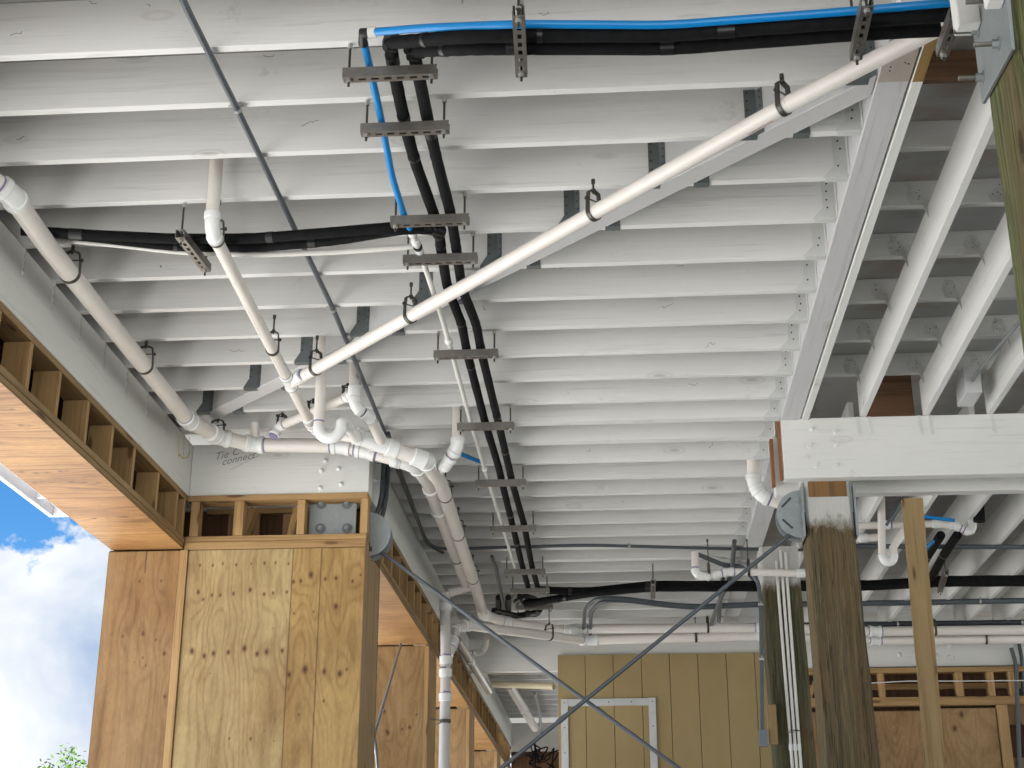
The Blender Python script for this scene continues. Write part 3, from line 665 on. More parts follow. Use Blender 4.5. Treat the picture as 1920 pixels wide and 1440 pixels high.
# pillar 1
T1 = thing('plywood_pillar', (-2.4, 9.5, GZ), 'wide plywood wrapped pillar in front, below the handwritten beam', 'pillar')
zlow = -1.58
def kpx(lst, x0, Y): return [((lambda p: (p.x - x0, p.z - zlow, s))(ay(x, y, Y))) for x, y, s in lst]
big = [(375, 1060, .006), (399, 1060, .006), (418, 1057, .006), (443, 1059, .006), (471, 1057, .005), (496, 1056, .007), (517, 1055, .006), (541, 1057, .006),
       (372, 1110, .010), (397, 1116, .007), (413, 1116, .007), (438, 1113, .008), (469, 1106, .010), (495, 1114, .008), (512, 1112, .007), (381, 1124, .006), (538, 1110, .007),
       (360, 1221, .013), (383, 1230, .011), (400, 1225, .011), (428, 1223, .010), (458, 1216, .014), (482, 1226, .011), (500, 1222, .012), (529, 1220, .010),
       (550, 1091, .009), (564, 1089, .008), (583, 1078, .015), (610, 1086, .008), (630, 1084, .009), (630, 1137, .013), (588, 1147, .005), (551, 1150, .005), (661, 1090, .008), (676, 1078, .006),
       (542, 1265, .013), (572, 1255, .018), (608, 1259, .012), (637, 1263, .014), (607, 1314, .006), (650, 1255, .006), (560, 1340, .005), (470, 1385, .006), (430, 1385, .005)]
x0 = XL + .035
LT, DK = (.46, .34, .16), (.28, .185, .08)
seam = ay(600, 1100, 9.285).x - x0
pt = ay(541, 1200, 9.285).x - x0
ply('front_panel', (x0, 9.285, zlow), (XL2 - .001 - x0, 0, 0), (0, 0, ZS - zlow - .012), (0, -1, 0), 5, kpx(big, x0, 9.285), LT, DK,
    seams=((seam, 'u'), (pt, 'u')), freq=9, parent=T1, spots=90, patch=(pt, (.93, .82, .66)))
strip = [(415, 1200, .004)]
sk = [(262, 1090, .006), (302, 1089, .006), (268, 1188, .010), (292, 1200, .006), (230, 1193, .006), (308, 1225, .010), (268, 1233, .005), (309, 1306, .008), (273, 1248, .004)]
x0s = XL - .50
ply('front_panel', (x0s, 9.285, zlow), (.478, 0, 0), (0, 0, ZS - zlow - .012), (0, -1, 0), 15, kpx(sk, x0s, 9.285), (.34, .205, .09), (.20, .11, .045), seams=((.255, 'u', 3.9),), freq=7, parent=T1, spots=60)
boxo('corner_stud', WZ, XL - .018, XL + .032, 9.27, 9.31, zlow, ZS - .012, T1, .001)
boxo('side_panel', lumber('side_lumber', 'z', (.42, .29, .15), (.28, .17, .08)), XL2 - .03, XL2 + .0, 9.288, 9.89, zlow, ZS - .012, T1, .001)
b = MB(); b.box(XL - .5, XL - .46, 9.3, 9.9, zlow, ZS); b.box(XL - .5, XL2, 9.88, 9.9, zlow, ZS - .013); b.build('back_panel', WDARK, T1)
for n_, (yy, s) in enumerate(((12.6, 'second plywood pillar, its plain veneer face behind the slanting thin rod'), (16.1, 'third plywood pillar seen through the opening beside the vertical drain pipe'), (19.7, 'fourth and smallest plywood pillar at the end of the row'))):
    T = thing('plywood_pillar', (XL2 - .24, yy + .3, GZ), s, 'pillar')
    k2 = [(rs.uniform(.05, .45), rs.uniform(.5, 3.9), rs.uniform(.006, .013)) for _ in range(16)]
    ply('front_panel', (XL2 - .48, yy - .002, zlow), (.44, 0, 0), (0, 0, ZS - zlow - .012), (0, -1, 0), 60 + n_ * 7, k2, (.40, .26, .12), (.24, .14, .06), freq=10, parent=T, spots=40, cell=.008)
    boxo('side_panel', WZ, XL2 - .038, XL2 - .001, yy - .004, yy + .55, zlow, ZS - .012, T, .001)

# header frame over pillar 1
t = thing('stud_header', (-2.2, 9.3, ZS), 'small pine frame with open bays and a steel plate between pillar and short cross beam', 'header')
boxo('top_plate', WX, XL + .002, XL2 + .0, 9.29, 9.43, ZB - .04, ZB - .002, t, .0015)
boxo('bottom_plate', WX, XL + .002, XL2 + .0, 9.29, 9.43, ZS + .045, ZS + .083, t, .0015)
boxo('bottom_plate', WX, XL + .002, XL2 + .0, 9.283, 9.43, ZS - .008, ZS + .042, t, .0015)
for xl, xr in ((357, 373), (438, 456), (557, 571), (675, 689)):
    a, c = ay(xl, 970, 9.29).x, ay(xr, 970, 9.29).x
    boxo('stud', WZ, a, c, 9.291, 9.38, ZS + .085, ZB - .042, t, .0015)
for xl, xr, yq in ((455, 475, 9.5), (545, 556, 9.5)):
    a, c = ay(xl, 970, yq), ay(xr, 970, yq); b = MB(); b.bar((a.x, yq, ZS + .08), (c.x + .01, yq, ZB - .04), .04, .09, (0, 1, 0)); b.build('brace_block', WZ, t)
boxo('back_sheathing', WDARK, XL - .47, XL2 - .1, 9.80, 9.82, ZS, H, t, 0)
boxo('back_beam', PXb, XL - .3, XL2 - .1, 9.76, 9.797, 2.875, H - .01, t, 0)
boxo('back_rail', WX, XL + .01, -2.0, 9.72, 9.758, 2.835, 2.872, t, 0)
boxo('back_board', WPLYX, -2.66, -2.44, 9.70, 9.718, ZS + .12, ZS + .352, t, 0)
boxo('back_board', WPLYX, -2.28, -2.02, 9.70, 9.718, ZS + .12, ZS + .345, t, 0)
p0, p1 = ay(576, 1004, 9.36), ay(667, 937, 9.36)
pl2 = thing('steel_plate', (p0.x, 9.36, p0.z), 'galvanised bolted plate boxed inside the pine frame over the pillar', 'plate')
boxo('plate', GALV, p0.x, p1.x, 9.40, 9.412, ZS + .084, ZB - .043, pl2, .001)
for q in ((603, 945), (651, 945), (601, 991), (651, 991)):
    p = ay(*q, 9.40); b = MB(); b.tube([p, p + Vector((0, -.004, 0))], .035, 20, mi=0); b.tube([p, p + Vector((0, -.02, 0))], .018, 6, mi=1); b.tube([p, p + Vector((0, -.035, 0))], .011, 12, mi=1); b.build('bolt', [GALVD, GALV], pl2)

# ------------------------------------------------------------------ pipes
def along(pts, step=.12):
    o_ = []
    for a, c in zip(pts, pts[1:]):
        k = max(1, int((c - a).length / step)); o_ += [a.lerp(c, i / k) for i in range(k)]
    return o_ + [pts[-1]]
def hub(mb, p, d, r, ln=.035, mi=0):
    mb.tube([p - d * ln / 2, p - d * ln / 2 + d * .004, p + d * ln / 2 - d * .004, p + d * ln / 2], [r * 1.10, r * 1.24, r * 1.24, r * 1.12], 24, mi=mi)
def ring(parent, p, d, r, ln=.009):
    if random.random() < .35: return
    b = MB(); b.tube([p - d * ln / 2, p + d * ln / 2], r * 1.012, 24); return b.build('primer_ring', PRIM, parent, 0, True)
def drain(pts, r, label, couplings=(), m=PVC, bends=True, rad=None, name='drain_pipe', prim=True, t=None):
    pts = [Vector(p) for p in pts]; t = t or thing(name, pts[0], label, 'pipe')
    rad = rad or r * 2.3
    cur = pts[0]; segs = []
    for i in range(1, len(pts)):
        if i < len(pts) - 1:
            a, p, c = cur, pts[i], pts[i + 1]; d0, d1 = (p - pts[i - 1]).normalized(), (c - p).normalized()
            ang = d0.angle(d1)
            if ang < R(7): segs.append((cur, p)); cur = p; continue
            q = min(rad * max(.55, math.tan(ang / 2) * 1.2), (p - cur).length * .8, (c - p).length * .45)
            s, e = p - d0 * q, p + d1 * q
            segs.append((cur, s)); cur = e
            b = MB(); arc = [s.lerp(p, k / 9).lerp(p.lerp(e, k / 9), k / 9) for k in range(10)]
            b.tube(arc, r * 1.13, 24); hub(b, s + d0 * .01, d0, r); hub(b, e - d1 * .01, d1, r)
            el = b.build('elbow', PVCF, t, 0, True)
            if prim: ring(el, s - d0 * .014, d0, r); ring(el, e + d1 * .014, d1, r)
        else: segs.append((cur, pts[i]))
    for a, c in segs:
        if (c - a).length < .01: continue
        b = MB(); d = (c - a).normalized(); ext = min(.02, .3 * (c - a).length)
        b.tube(along([a, c], .3), r, 24); b.build('pipe', m, t, 0, True)
    for p, d in couplings:
        p, d = Vector(p), Vector(d).normalized(); b = MB(); hub(b, p, d, r, .07); cc = b.build('coupling', PVCF, t, 0, True)
        if prim: ring(cc, p + d * .042, d, r, .014)
    return t
def nearest(path, px, py):
    best = None
    path = [Vector(p) for p in path]
    for a, c in zip(path, path[1:]):
        for i in range(41):
            p = a.lerp(c, i / 40); x, y = proj(p); e = (x - px) ** 2 + (y - py) ** 2
            if best is None or e < best[0]: best = (e, p, (c - a).normalized())
    return best[1], best[2]
def clevis(p, d, r, label, ztop=H, tilt=1):
    """strap hanger: band round the pipe, yoke above, threaded rod up to the joist"""
    p, d = Vector(p), Vector(d).normalized(); dh = Vector((d.x, d.y, 0)); dh = dh.normalized() if dh.length > .1 else Vector((0, 1, 0))
    s = dh.cross(Vector((0, 0, 1))).normalized(); up = Vector((0, 0, 1))
    t = thing('pipe_hanger', p + up * (ztop - p.z), label, 'pipe hanger', 'hangers holding the drain pipes')
    b = MB(); rr = r + .003; hh = rr + .022; prof = []
    prof += [p + s * rr * math.cos(a) + up * rr * math.sin(a) for a in (math.pi + math.pi * i / 14 for i in range(15))]
    prof = [p - s * rr * .95 + up * hh, ] + prof + [p + s * rr * .95 + up * hh]
    top = min(ztop - .004, p.z + hh + .05)
    prof2 = [p - s * rr * .95 + up * (hh - .012), p - s * rr * .8 + up * (top - p.z - .012), p + up * (top - p.z), p + s * rr * .8 + up * (top - p.z - .012), p + s * rr * .95 + up * (hh - .012)]
    for pr in (prof, prof2):
        n0 = len(b.v)
        for i in range(len(pr) - 1):
            a, c = pr[i], pr[i + 1]; nrm = (c - a).cross(dh).normalized() * .0025
            b.add([a - dh * .011 - nrm, a + dh * .011 - nrm, c + dh * .011 - nrm, c - dh * .011 - nrm, a - dh * .011 + nrm, a + dh * .011 + nrm, c + dh * .011 + nrm, c - dh * .011 + nrm],
                  [(0, 1, 2, 3), (7, 6, 5, 4), (0, 4, 5, 1), (1, 5, 6, 2), (2, 6, 7, 3), (3, 7, 4, 0)])
    b.build('band', DARKM, t)
    b = MB(); q = p + up * hh; b.tube([q - s * (rr + .012), q + s * (rr + .012)], .0035, 8); b.tube([q - s * (rr + .01), q - s * (rr + .003)], .009, 6); b.tube([q + s * (rr + .003), q + s * (rr + .01)], .009, 6)
    b.build('cross_bolt', DARKM, t)
    b = MB(); zt = max(top, ztop)
    b.tube([Vector((p.x, p.y, top - .015)), Vector((p.x, p.y, zt))], .0048, 8); b.tube([Vector((p.x, p.y, top - .004)), Vector((p.x, p.y, top + .008))], .010, 6)
    b.tube([Vector((p.x, p.y, zt - .022)), Vector((p.x, p.y, zt - .001))], .009, 8)
    b.build('threaded_rod', DARKM, t)
    return t
r2, r3 = .030, .0445
# A: left main, then across in front of the short beam, then away
A = [az(-45, 318, 3.10), az(22, 366, 3.06), Vector((-2.585, 6.0, 3.05)), Vector((-2.60, 8.40, 3.05)), ay(412, 820, 8.85), ay(476, 834, 8.98), ay(640, 836, 8.98), ay(686, 845, 8.98), ay(778, 871, 9.02), az(803, 905, 2.98), az(876, 1100, 3.0)]
pA = drain(A, .0465, 'thick white drain pipe along the left beam turning across the short beam and away', [nearest(A, 398, 812), nearest(A, 745, 860), nearest(A, 792, 925), nearest(A, 806, 962)])
for o in pA.children:
    if o.name.startswith('pipe') and proj(parent_world(pA) + Vector(o.location))[0] > 0 and (o.matrix_local.translation + Vector(pA.location) + Vector(o.data.vertices[0].co)).y > 9.1: o.data.materials[0] = PVCG
for q, l in (((135, 508), 'hanger clasping the thick left pipe nearest its upper elbow'), ((270, 690), 'hanger clasping the thick left pipe at its middle'), ((408, 815), 'hanger at the elbow above the handwriting')):
    p, d = nearest(A, *q); clevis(p, d, r3, l)
for q, l in (((822, 958), 'hanger on the left one of the two receding pipes, nearer'), ((857, 1046), 'hanger on the left one of the two receding pipes, farther')):
    p, d = nearest(A, *q); clevis(p, d, r3, l)
# B: slim pipe coming from a vertical stub, joined by the diagonal pipe
zb = 3.0
st = az(396, 432, zb); Bp = [Vector((st.x, st.y, 3.42)), st + Vector((0, 0, -.0)), az(545, 722, zb), az(584, 797, zb), ay(600, 812, 8.62), ay(668, 822, 8.62)]
tB = drain(Bp, r2, 'slim white drain pipe from a vertical stub down the left middle to the pipe cluster', [nearest(Bp, 580, 785)])
D = [az(1775, 43, 3.07), az(1480, 194, 3.055), az(1120, 395, 3.035), az(880, 531, 3.02), az(548, 716, 3.0)]
tD = drain(D, .0335, 'long white pipe crossing the whole ceiling diagonally', [], bends=False)
b = MB(); p, d = nearest(Bp, 540, 716); d = (Vector(D[-2]) - Vector(D[-1])).normalized(); bd = (az(584, 797, zb) - az(545, 722, zb)).normalized()
b.tube([p - bd * .09, p + bd * .07], r2 * 1.12, 24); b.tube([p + bd * .02, p + d * .12], r2 * 1.12, 24); hub(b, p - bd * .09, bd, r2); hub(b, p + bd * .07, bd, r2); hub(b, p + d * .12, d, r2)
wy = b.build('wye_fitting', PVCF, tB, 0, True); ring(wy, p - bd * .115, bd, r2); ring(wy, p + d * .145, d, r2)
for q, l in (((1468, 192), 'hanger holding the long diagonal pipe nearest the girder'), ((1108, 396), 'hanger holding the long diagonal pipe at its middle'), ((764, 585), 'hanger on the diagonal pipe left of the black pipes'), ((586, 688), 'hanger on the diagonal pipe beside its lower end')):
    p, d = nearest(D, *q); clevis(p, d, .0335, l)
p, d = nearest(Bp, 512, 652); clevis(p, d, r2, 'hanger on the slim left pipe above its junction')
p, d = nearest(Bp, 405, 447); clevis(p, d, r2, 'hanger just under the elbow of the slim left pipe')
# main B trunk
Bt = [ay(672, 819, 8.66), ay(716, 834, 8.68), ay(797, 863, 8.82), az(826, 905, 2.97), az(893, 1105, 2.99), az(906, 1152, 3.0), az(945, 1166, 3.02), az(1060, 1183, 3.05), az(1088, 1179, 3.08), az(1430, 1177, 3.08), az(1640, 1184, 3.08), az(1990, 1180, 3.08)]
tBt = drain(Bt, .048, 'thick glossy drain trunk leaving the cluster and ending as the upper far pipe', [nearest(Bt, 790, 860), nearest(Bt, 1075, 1181)], m=PVC)
b = MB(); p = Vector(Bt[1]); d = (Vector(Bt[2]) - p).normalized(); b.tube([p - d * .16, p + d * .08], r3 * 1.2, 24); hub(b, p - d * .16, d, r3 * 1.06, .05); hub(b, p + d * .08, d, r3 * 1.06, .05)
up_ = (ay(703, 803, 8.62) - p).normalized(); b.tube([p + d * .02, p + up_ * .13], r2 * 1.15, 20); hub(b, p + up_ * .13, up_, r2)
wy = b.build('wye_fitting', PVCF, tBt, 0, True); ring(wy, p - d * .185, d, r2 * 1.2)
V2 = [ay(664, 640, 8.12), ay(664, 762, 8.12), ay(692, 782, 8.2), ay(714, 826, 8.5)]
tV2 = drain(V2, r2, 'vertical white pipe with two bends dropping into the trunk beside the conduit', [nearest(V2, 664, 735)])
# trap
Y = 7.78; c = ay(620, 800, Y)
xL_, xR_ = ay(598, 790, Y).x, ay(641, 790, Y).x; zc = ay(600, 800, Y).z; cx, rad_ = (xL_ + xR_) / 2, (xR_ - xL_) / 2
u = [Vector((xL_, Y, 3.4)), Vector((xL_, Y, zc))] + [Vector((cx - rad_ * math.cos(a), Y, zc - rad_ * 1.05 * math.sin(a))) for a in (math.pi * i / 12 for i in range(1, 13))]
def bigtube(t, pts, r, name, m=PVCF):
    b = MB(); b.tube(pts, r, 24); return b.build(name, m, t, 0, True)
tt = thing('trap_pipe', u[0], 'white vertical pipe ending in a U shaped trap below the diagonal pipe', 'pipe')
bigtube(tt, along(u[:2], .3), r2, 'pipe', PVC); tr = bigtube(tt, u[1:], r2 * 1.12, 'trap_bend'); ring(tr, u[1] + Vector((0, 0, .03)), Vector((0, 0, 1)), r2)
q = [u[-1], u[-1] + Vector((0, 0, .02)), ay(654, 801, 7.95), ay(670, 821, 8.6)]
bigtube(tt, fillet(q, .03), r2 * 1.12, 'elbow')
# back branch
K = [az(478, 792, 3.22), az(479, 822, 3.12)]
drain(K, .028, 'short vertical pipe stub behind the elbow pipe over the handwriting', [])
K = [az(512, 818, 3.05), az(522, 800, 3.12), az(655, 742, 3.12), az(668, 728, 3.16)]
tK = drain(K, r2, 'slim white branch pipe tucked up behind the trap', [])
for q_, l in (((528, 798), 'hanger at the low end of the tucked branch pipe'), ((586, 772), 'hanger in the middle of the tucked branch pipe'), ((652, 745), 'hanger at the high end of the tucked branch pipe')):
    p, d = nearest(K, *q_); clevis(p, d, r2, l)
# elbow branch at right of trunk
E_ = [ay(860, 720, 8.92), ay(858, 838, 8.92), ay(836, 870, 9.0), ay(818, 886, 9.35)]
drain(E_, .039, 'white pipe dropping from the joists with a big elbow into the trunk', [])
for q_, l in (((858, 925), 'hanger on the right one of the two receding pipes, nearest'), ((875, 1000), 'hanger on the right one of the two receding pipes, middle'), ((893, 1085), 'hanger on the right one of the two receding pipes, farthest')):
    p, d = nearest(Bt, *q_); clevis(p, d, r3, l)
# low branch and the vertical stack
K = [ay(842, 1112, 12.6), ay(886, 1098, 12.6)]
drain(K, .038, 'short side branch joining the trunk above the stack', [])
S_ = [ay(834, 1112, 12.45), ay(836, 1240, 12.45), ay(832, 1440, 12.45), ay(830, 1600, 12.45)]
S_[3] = Vector((S_[2].x, S_[2].y, GZ))
tS = drain(S_, r3, 'tall vertical grey white drain stack beside the receding header', [(ay(836, 1138, 12.45), (0, 0, 1)), (ay(836, 1238, 12.45), (0, 0, 1)), (ay(835, 1262, 12.45), (0, 0, 1)), (ay(835, 1308, 12.45), (0, 0, 1))], m=PVCG)
b = MB(); a = ay(835, 1352, 12.40); b.tube([a + Vector((0, 0, -.012)), a + Vector((0, 0, .012))], r3 * 1.06, 20); b.tube([a + Vector((-.13, .0, .02)), a], .005, 6); b.tube([a + Vector((-.11, .05, -.03)), a], .005, 6)
b.build('wall_clamp', DARKM, tS)
K = [ay(840, 1230, 12.6), ay(848, 1205, 12.7), ay(852, 1180, 13.0), ay(872, 1172, 13.4), az(1098, 1201, 2.98), az(1430, 1192, 3.0), az(1640, 1201, 3.03), az(1990, 1198, 3.0)]
tK = drain(K, r3, 'long lower horizontal drain pipe across the top of the tan wall', [nearest(K, 1115, 1202)])
for q_, l in (((1028, 1188), 'hanger on the lower far pipe left of the tan wall corner'), ((1307, 1193), 'hanger on the lower far pipe above the tan wall'), ((1845, 1200), 'hanger on the lower far pipe at the far right')):
    p, d = nearest(K, *q_); clevis(p, d, r3, l)
p, d = nearest(Bt, 1752, 1182); clevis(p, d, r3, 'hanger on the upper far pipe right of the pine stud')
p, d = nearest(Bt, 1330, 1177); clevis(p, d, r3, 'hanger on the upper far pipe above the tan wall')
K = [ay(855, 1208, 13.2), ay(892, 1262, 14.2), ay(916, 1295, 14.6)]
drain([az(858, 1200, 2.9), az(917, 1296, 2.72)], .04, 'shiny short drain pipe below the far cross beam', [nearest([az(858, 1200, 2.9), az(917, 1296, 2.72)], 882, 1240)], m=PVCG)
drain([az(878, 1224, 2.95), az(902, 1226, 2.95), az(910, 1210, 3.0), az(912, 1195, 3.05)], .03, 'small looped pipe left of the tan wall corner', [])
drain([az(955, 1285, 3.05), az(1003, 1365, 3.02)], .055, 'white pipe running away beyond the far cross beam', [nearest([az(955, 1285, 3.05), az(1003, 1365, 3.02)], 983, 1330)], m=PVC)
drain([ay(925, 1283, 16.6), ay(1038, 1287, 16.3)], .035, 'cream pipe lying level behind the tan wall corner', [], m=speck('cream_pvc', (.62, .55, .38), .4, 0, .05, 20))
# right elbow by P1 and others
E2 = [ay(1412, 845, 9.98), ay(1413, 905, 9.98), ay(1428, 930, 9.98), ay(1475, 948, 10.0)]
drain(E2, r3, 'white pipe elbow dropping beside the bolted beam end', [])
E3 = [ay(1303, 1035, 12.0), ay(1304, 1076, 12.0), ay(1322, 1082, 12.0), ay(1365, 1072, 12.0), ay(1560, 1076, 12.0)]
drain(E3, r2, 'slim white pipe passing in front of the dark post', [nearest(E3, 1345, 1078), nearest(E3, 1500, 1075)])
p, d = nearest(E3, 1330, 1080); clevis(p, d, r2, 'hanger on the slim pipe left of the dark post')
p, d = nearest(E3, 1402, 1073); clevis(p, d, r2, 'hanger on the slim pipe beside the dark post')
Y = 11.6
F1 = [ay(1604, 986, Y), ay(1755, 982, Y), ay(1790, 985, Y), ay(1818, 998, Y), ay(1824, 984, Y), ay(1812, 925, Y)]
tF = drain(F1, r2, 'white pipe behind the pine stud rising at its right end', [nearest(F1, 1660, 984), nearest(F1, 1755, 982)])
p, d = nearest(F1, 1727, 983); clevis(p, d, r2, 'hanger on the pipe behind the pine stud')
Y = 11.4; a0, a1 = ay(1656, 1040, Y), ay(1674, 1040, Y); cx, rad_ = (a0.x + a1.x) / 2, (a1.x - a0.x) / 2 + .008
u = [ay(1652, 925, Y), Vector((cx - rad_, Y, a0.z))] + [Vector((cx - rad_ * math.cos(a), Y, a0.z - rad_ * 1.4 * math.sin(a))) for a in (math.pi * i / 12 for i in range(1, 13))]
tt = thing('trap_pipe', u[0], 'white pipe with a U trap between the big post and the pine stud', 'pipe')
bigtube(tt, u[:2], r2, 'pipe', PVC); bigtube(tt, u[1:], r2 * 1.12, 'trap_bend'); bigtube(tt, [u[-1], ay(1674, 1028, Y), ay(1695, 995, Y)], r2, 'pipe', PVC)
drain([ay(1600, 1010, 11.5), ay(1645, 1008, 11.5)], r2, 'short capped white pipe beside the big post', [(ay(1618, 1009, 11.5), (1, 0, 0))])
# three thin risers on P2
for i, (x0_, y0_, x1_) in enumerate(((1455, 1052, 1486), (1463, 1032, 1494), (1472, 1036, 1502))):
    pth = [ay(x0_, y0_ - (0 if i == 0 else 0), 12.17), ay(x1_, 1440, 12.17)]; pth.append(pth[1] + (pth[1] - pth[0]).normalized() * 3.0)
    t = thing('riser_tube', pth[0], ('left', 'middle', 'right')[i] + ' one of three thin white tubes strapped to the dark post', 'tube', 'thin white tubes on the dark post')
    b = MB(); b.tube(pth, .0125, 14); b.build('tube', PEXW, t, 0, True)
    b = MB(); c_ = pth[1] + Vector((-.003, -.0, .16)); b.tube([c_ + Vector((0, 0, -.025)), c_ + Vector((0, 0, .025))], .016, 14); b.build('collar', PVCF, t, 0, True)
    b = MB(); c_ = pth[0].lerp(pth[1], .02 + .8 * 0); b.tube([c_, c_ + Vector((0, 0, -.03))], .017, 14); c_ = pth[0].lerp(pth[1], .835); b = MB(); b.bar(c_ + Vector((-.03, -.012, 0)), c_ + Vector((.03, -.012, 0)), .012, .006); b.build('holding_strap', DARKM, t)

# ------------------------------------------------------------------ insulated lines and water pipes on trapezes
def line_(pts, r, m, name, label, cat='pipe', sleeves=(), elbows=(), smooth=10, group=None):
    t = thing(name, pts[0], label, cat, group)
    pl_ = along(fillet(pts, .09, 8), .1)
    rs_ = np.random.RandomState(len(label))
    rr = [r * (1 + .05 * math.sin(i * 1.7) * rs_.rand()) if m is FOAM else r for i in range(len(pl_))]
    b = MB(); b.tube(pl_, rr, 20); b.build('sleeve' if m is FOAM else 'tube', m, t, 0, True)
    if m is FOAM:
        k = 9
        while k < len(pl_) - 3:
            p, d = pl_[k], (pl_[k + 1] - pl_[k - 1]).normalized(); w_ = rs_.uniform(.008, .03)
            b = MB(); b.tube([p - d * w_, p + d * w_], r * rs_.uniform(1.05, 1.11), 16); b.build('tape_band', TAPE, t, 0, True); k += int(rs_.uniform(11, 22))
    return t
rf = .0245
XA_, XB_ = [-.792, -.792, -.776, -.763, -.78, -.80], [-.705, -.70, -.70, -.715, -.72, -.745]
zt = 3.118
def seq(pxs, z): return [az(x, y, z) for x, y in pxs]
la = seq([(733, 78), (734, 100), (744, 160), (760, 235), (777, 300), (813, 400), (821, 430), (826, 462), (839, 540), (866, 608), (876, 662), (909, 790), (936, 880), (941, 903), (961, 985), (980, 1065), (990, 1100)], zt)
lb = seq([(777, 92), (779, 115), (790, 165), (804, 235), (819, 300), (845, 400), (855, 462), (866, 540), (893, 608), (903, 662), (934, 790), (955, 880), (960, 903), (983, 985), (998, 1065), (1008, 1100)], zt)
# second line: the upper run turns down towards the left run, and starts again
la1 = la[:6]; la2 = [az(720, 432, zt - .03), az(790, 429, zt - .02), az(816, 430, zt - .01), az(825, 445, zt)] + la[7:]
line_(la1 + [az(817, 414, zt)], rf, FOAM, 'insulated_pipe', 'left black insulated pipe between the top bend and the third trapeze')
zr = 2.96
top_a = [az(733, 80, zt), az(770, 77, 3.05), az(860, 69, 2.98), az(975, 66, zr), az(1250, 66, zr), az(1600, 40, zr), az(1782, 27, zr)]
top_b = [az(777, 95, zt), az(810, 94, 3.05), az(880, 91, 2.98), az(975, 90, zr), az(1250, 91, zr), az(1600, 64, zr), az(1762, 56, zr)]
line_(top_a, rf, FOAM, 'insulated_pipe', 'upper black insulated pipe along the top right, just below the blue one')
line_(top_b, rf, FOAM, 'insulated_pipe', 'lower black insulated pipe along the top right')
for c_, l in ((top_a[0], 'upper'), (top_b[0], 'lower')):
    pass
line_(la2, rf, FOAM, 'insulated_pipe', 'left black insulated pipe running away from its bend at the third trapeze')
line_(lb, rf, FOAM, 'insulated_pipe', 'right black insulated pipe running the length of the ceiling')
lc1 = [az(40, 432, 3.10), az(110, 437, 3.10), az(330, 448, 3.08), az(480, 447, 3.08), az(620, 436, 3.08), az(745, 425, 3.10), az(822, 428, 3.11)]
line_(lc1, rf, FOAM, 'insulated_pipe', 'near black insulated pipe crossing left from the third trapeze to the beam')
lc2 = [az(60, 432, 3.14), az(330, 462, 3.11), az(480, 464, 3.11), az(620, 452, 3.11), az(760, 430, 3.13)]
line_(lc2, rf, FOAM, 'insulated_pipe', 'far black insulated pipe crossing left from the third trapeze')
lw = [az(60, 445, 3.15), az(230, 460, 3.12), az(330, 472, 3.10), az(480, 478, 3.10), az(640, 472, 3.12), az(775, 462, 3.13)]
line_(lw, .014, PEXW, 'water_tube', 'thin white tube sagging beside the black pipes at the left')
# tape wraps at bends
for p, where in ((top_a[0], 'at the bend of the upper top pipe'), (top_b[0], 'at the bend of the lower top pipe'), (la2[2], 'at the bend under the third trapeze')):
    b = MB()
    for i in range(5):
        q_ = Vector(p) + Vector((random.uniform(-.012, .02), random.uniform(-.02, .02), random.uniform(-.01, .01)))
        b.tube([q_ - Vector((.015, .01, 0)), q_ + Vector((.015, .012, .006))], rf * 1.06, 10)
    tag(b.build('tape_wrap', TAPE), 'glossy black tape wrapped ' + where, 'tape')
# blue
bl = [az(1800, 3, 2.97), az(1620, 19, 2.97), az(1250, 47, 2.97), az(975, 45, 2.97), az(800, 52, 3.04), az(700, 60, 3.11)]
t = line_(bl, .0145, BLUE, 'blue_tube', 'blue water tube along the top from the right edge')
b = MB(); p = bl[-1]; b.tube([p + Vector((.01, 0, 0)), p + Vector((-.02, 0, 0))], .02, 14); b.build('crimp_ring', PEXW, t, 0, True)
bs = [az(680, 72, 3.11), az(687, 98, 3.11), az(714, 220, 3.11), az(735, 330, 3.11), az(757, 402, 3.10), az(770, 432, 3.09)]
t = line_(bs, .0145, BLUE, 'blue_tube', 'blue water tube descending beside the black pipes')
b = MB(); b.tube([az(690, 62, 3.11), az(680, 62, 3.11), az(681, 82, 3.11)], .019, 14); b.build('elbow', TAPE, t, 0, True)
ws = [az(770, 430, 3.09), az(790, 480, 3.10), az(830, 600, 3.10), az(848, 665, 3.10), az(885, 800, 3.10), az(912, 890, 3.10), az(940, 980, 3.10), az(968, 1072, 3.10)]
t = line_(ws, .0135, PEXW, 'water_tube', 'thin white tube continuing the blue one beside the black pipes')
for pxx, pyy, ln in ((772, 438, .05), (779, 455, .06), (786, 470, .06), (843, 640, .05), (905, 880, .05)):
    p, d = nearest(ws, pxx, pyy); b = MB(); b.tube([p - d * ln / 2, p - d * ln / 2 + d * .006, p + d * ln / 2 - d * .006, p + d * ln / 2], [.016, .021, .021, .016], 14); b.build('coupling', PVCF, t, 0, True)
p, d = nearest(ws, 784, 462); b = MB(); b.tube([p - d * .008, p + d * .008], .0225, 14); b.build('coupling', TAPE, t, 0, True)
b = MB(); b.tube([az(866, 852, 3.12), az(901, 866, 3.12)], .0145, 14); tag(b.build('blue_tube', BLUE, None, 0, True), 'short blue tube stub beside the white elbow at mid ceiling', 'tube')

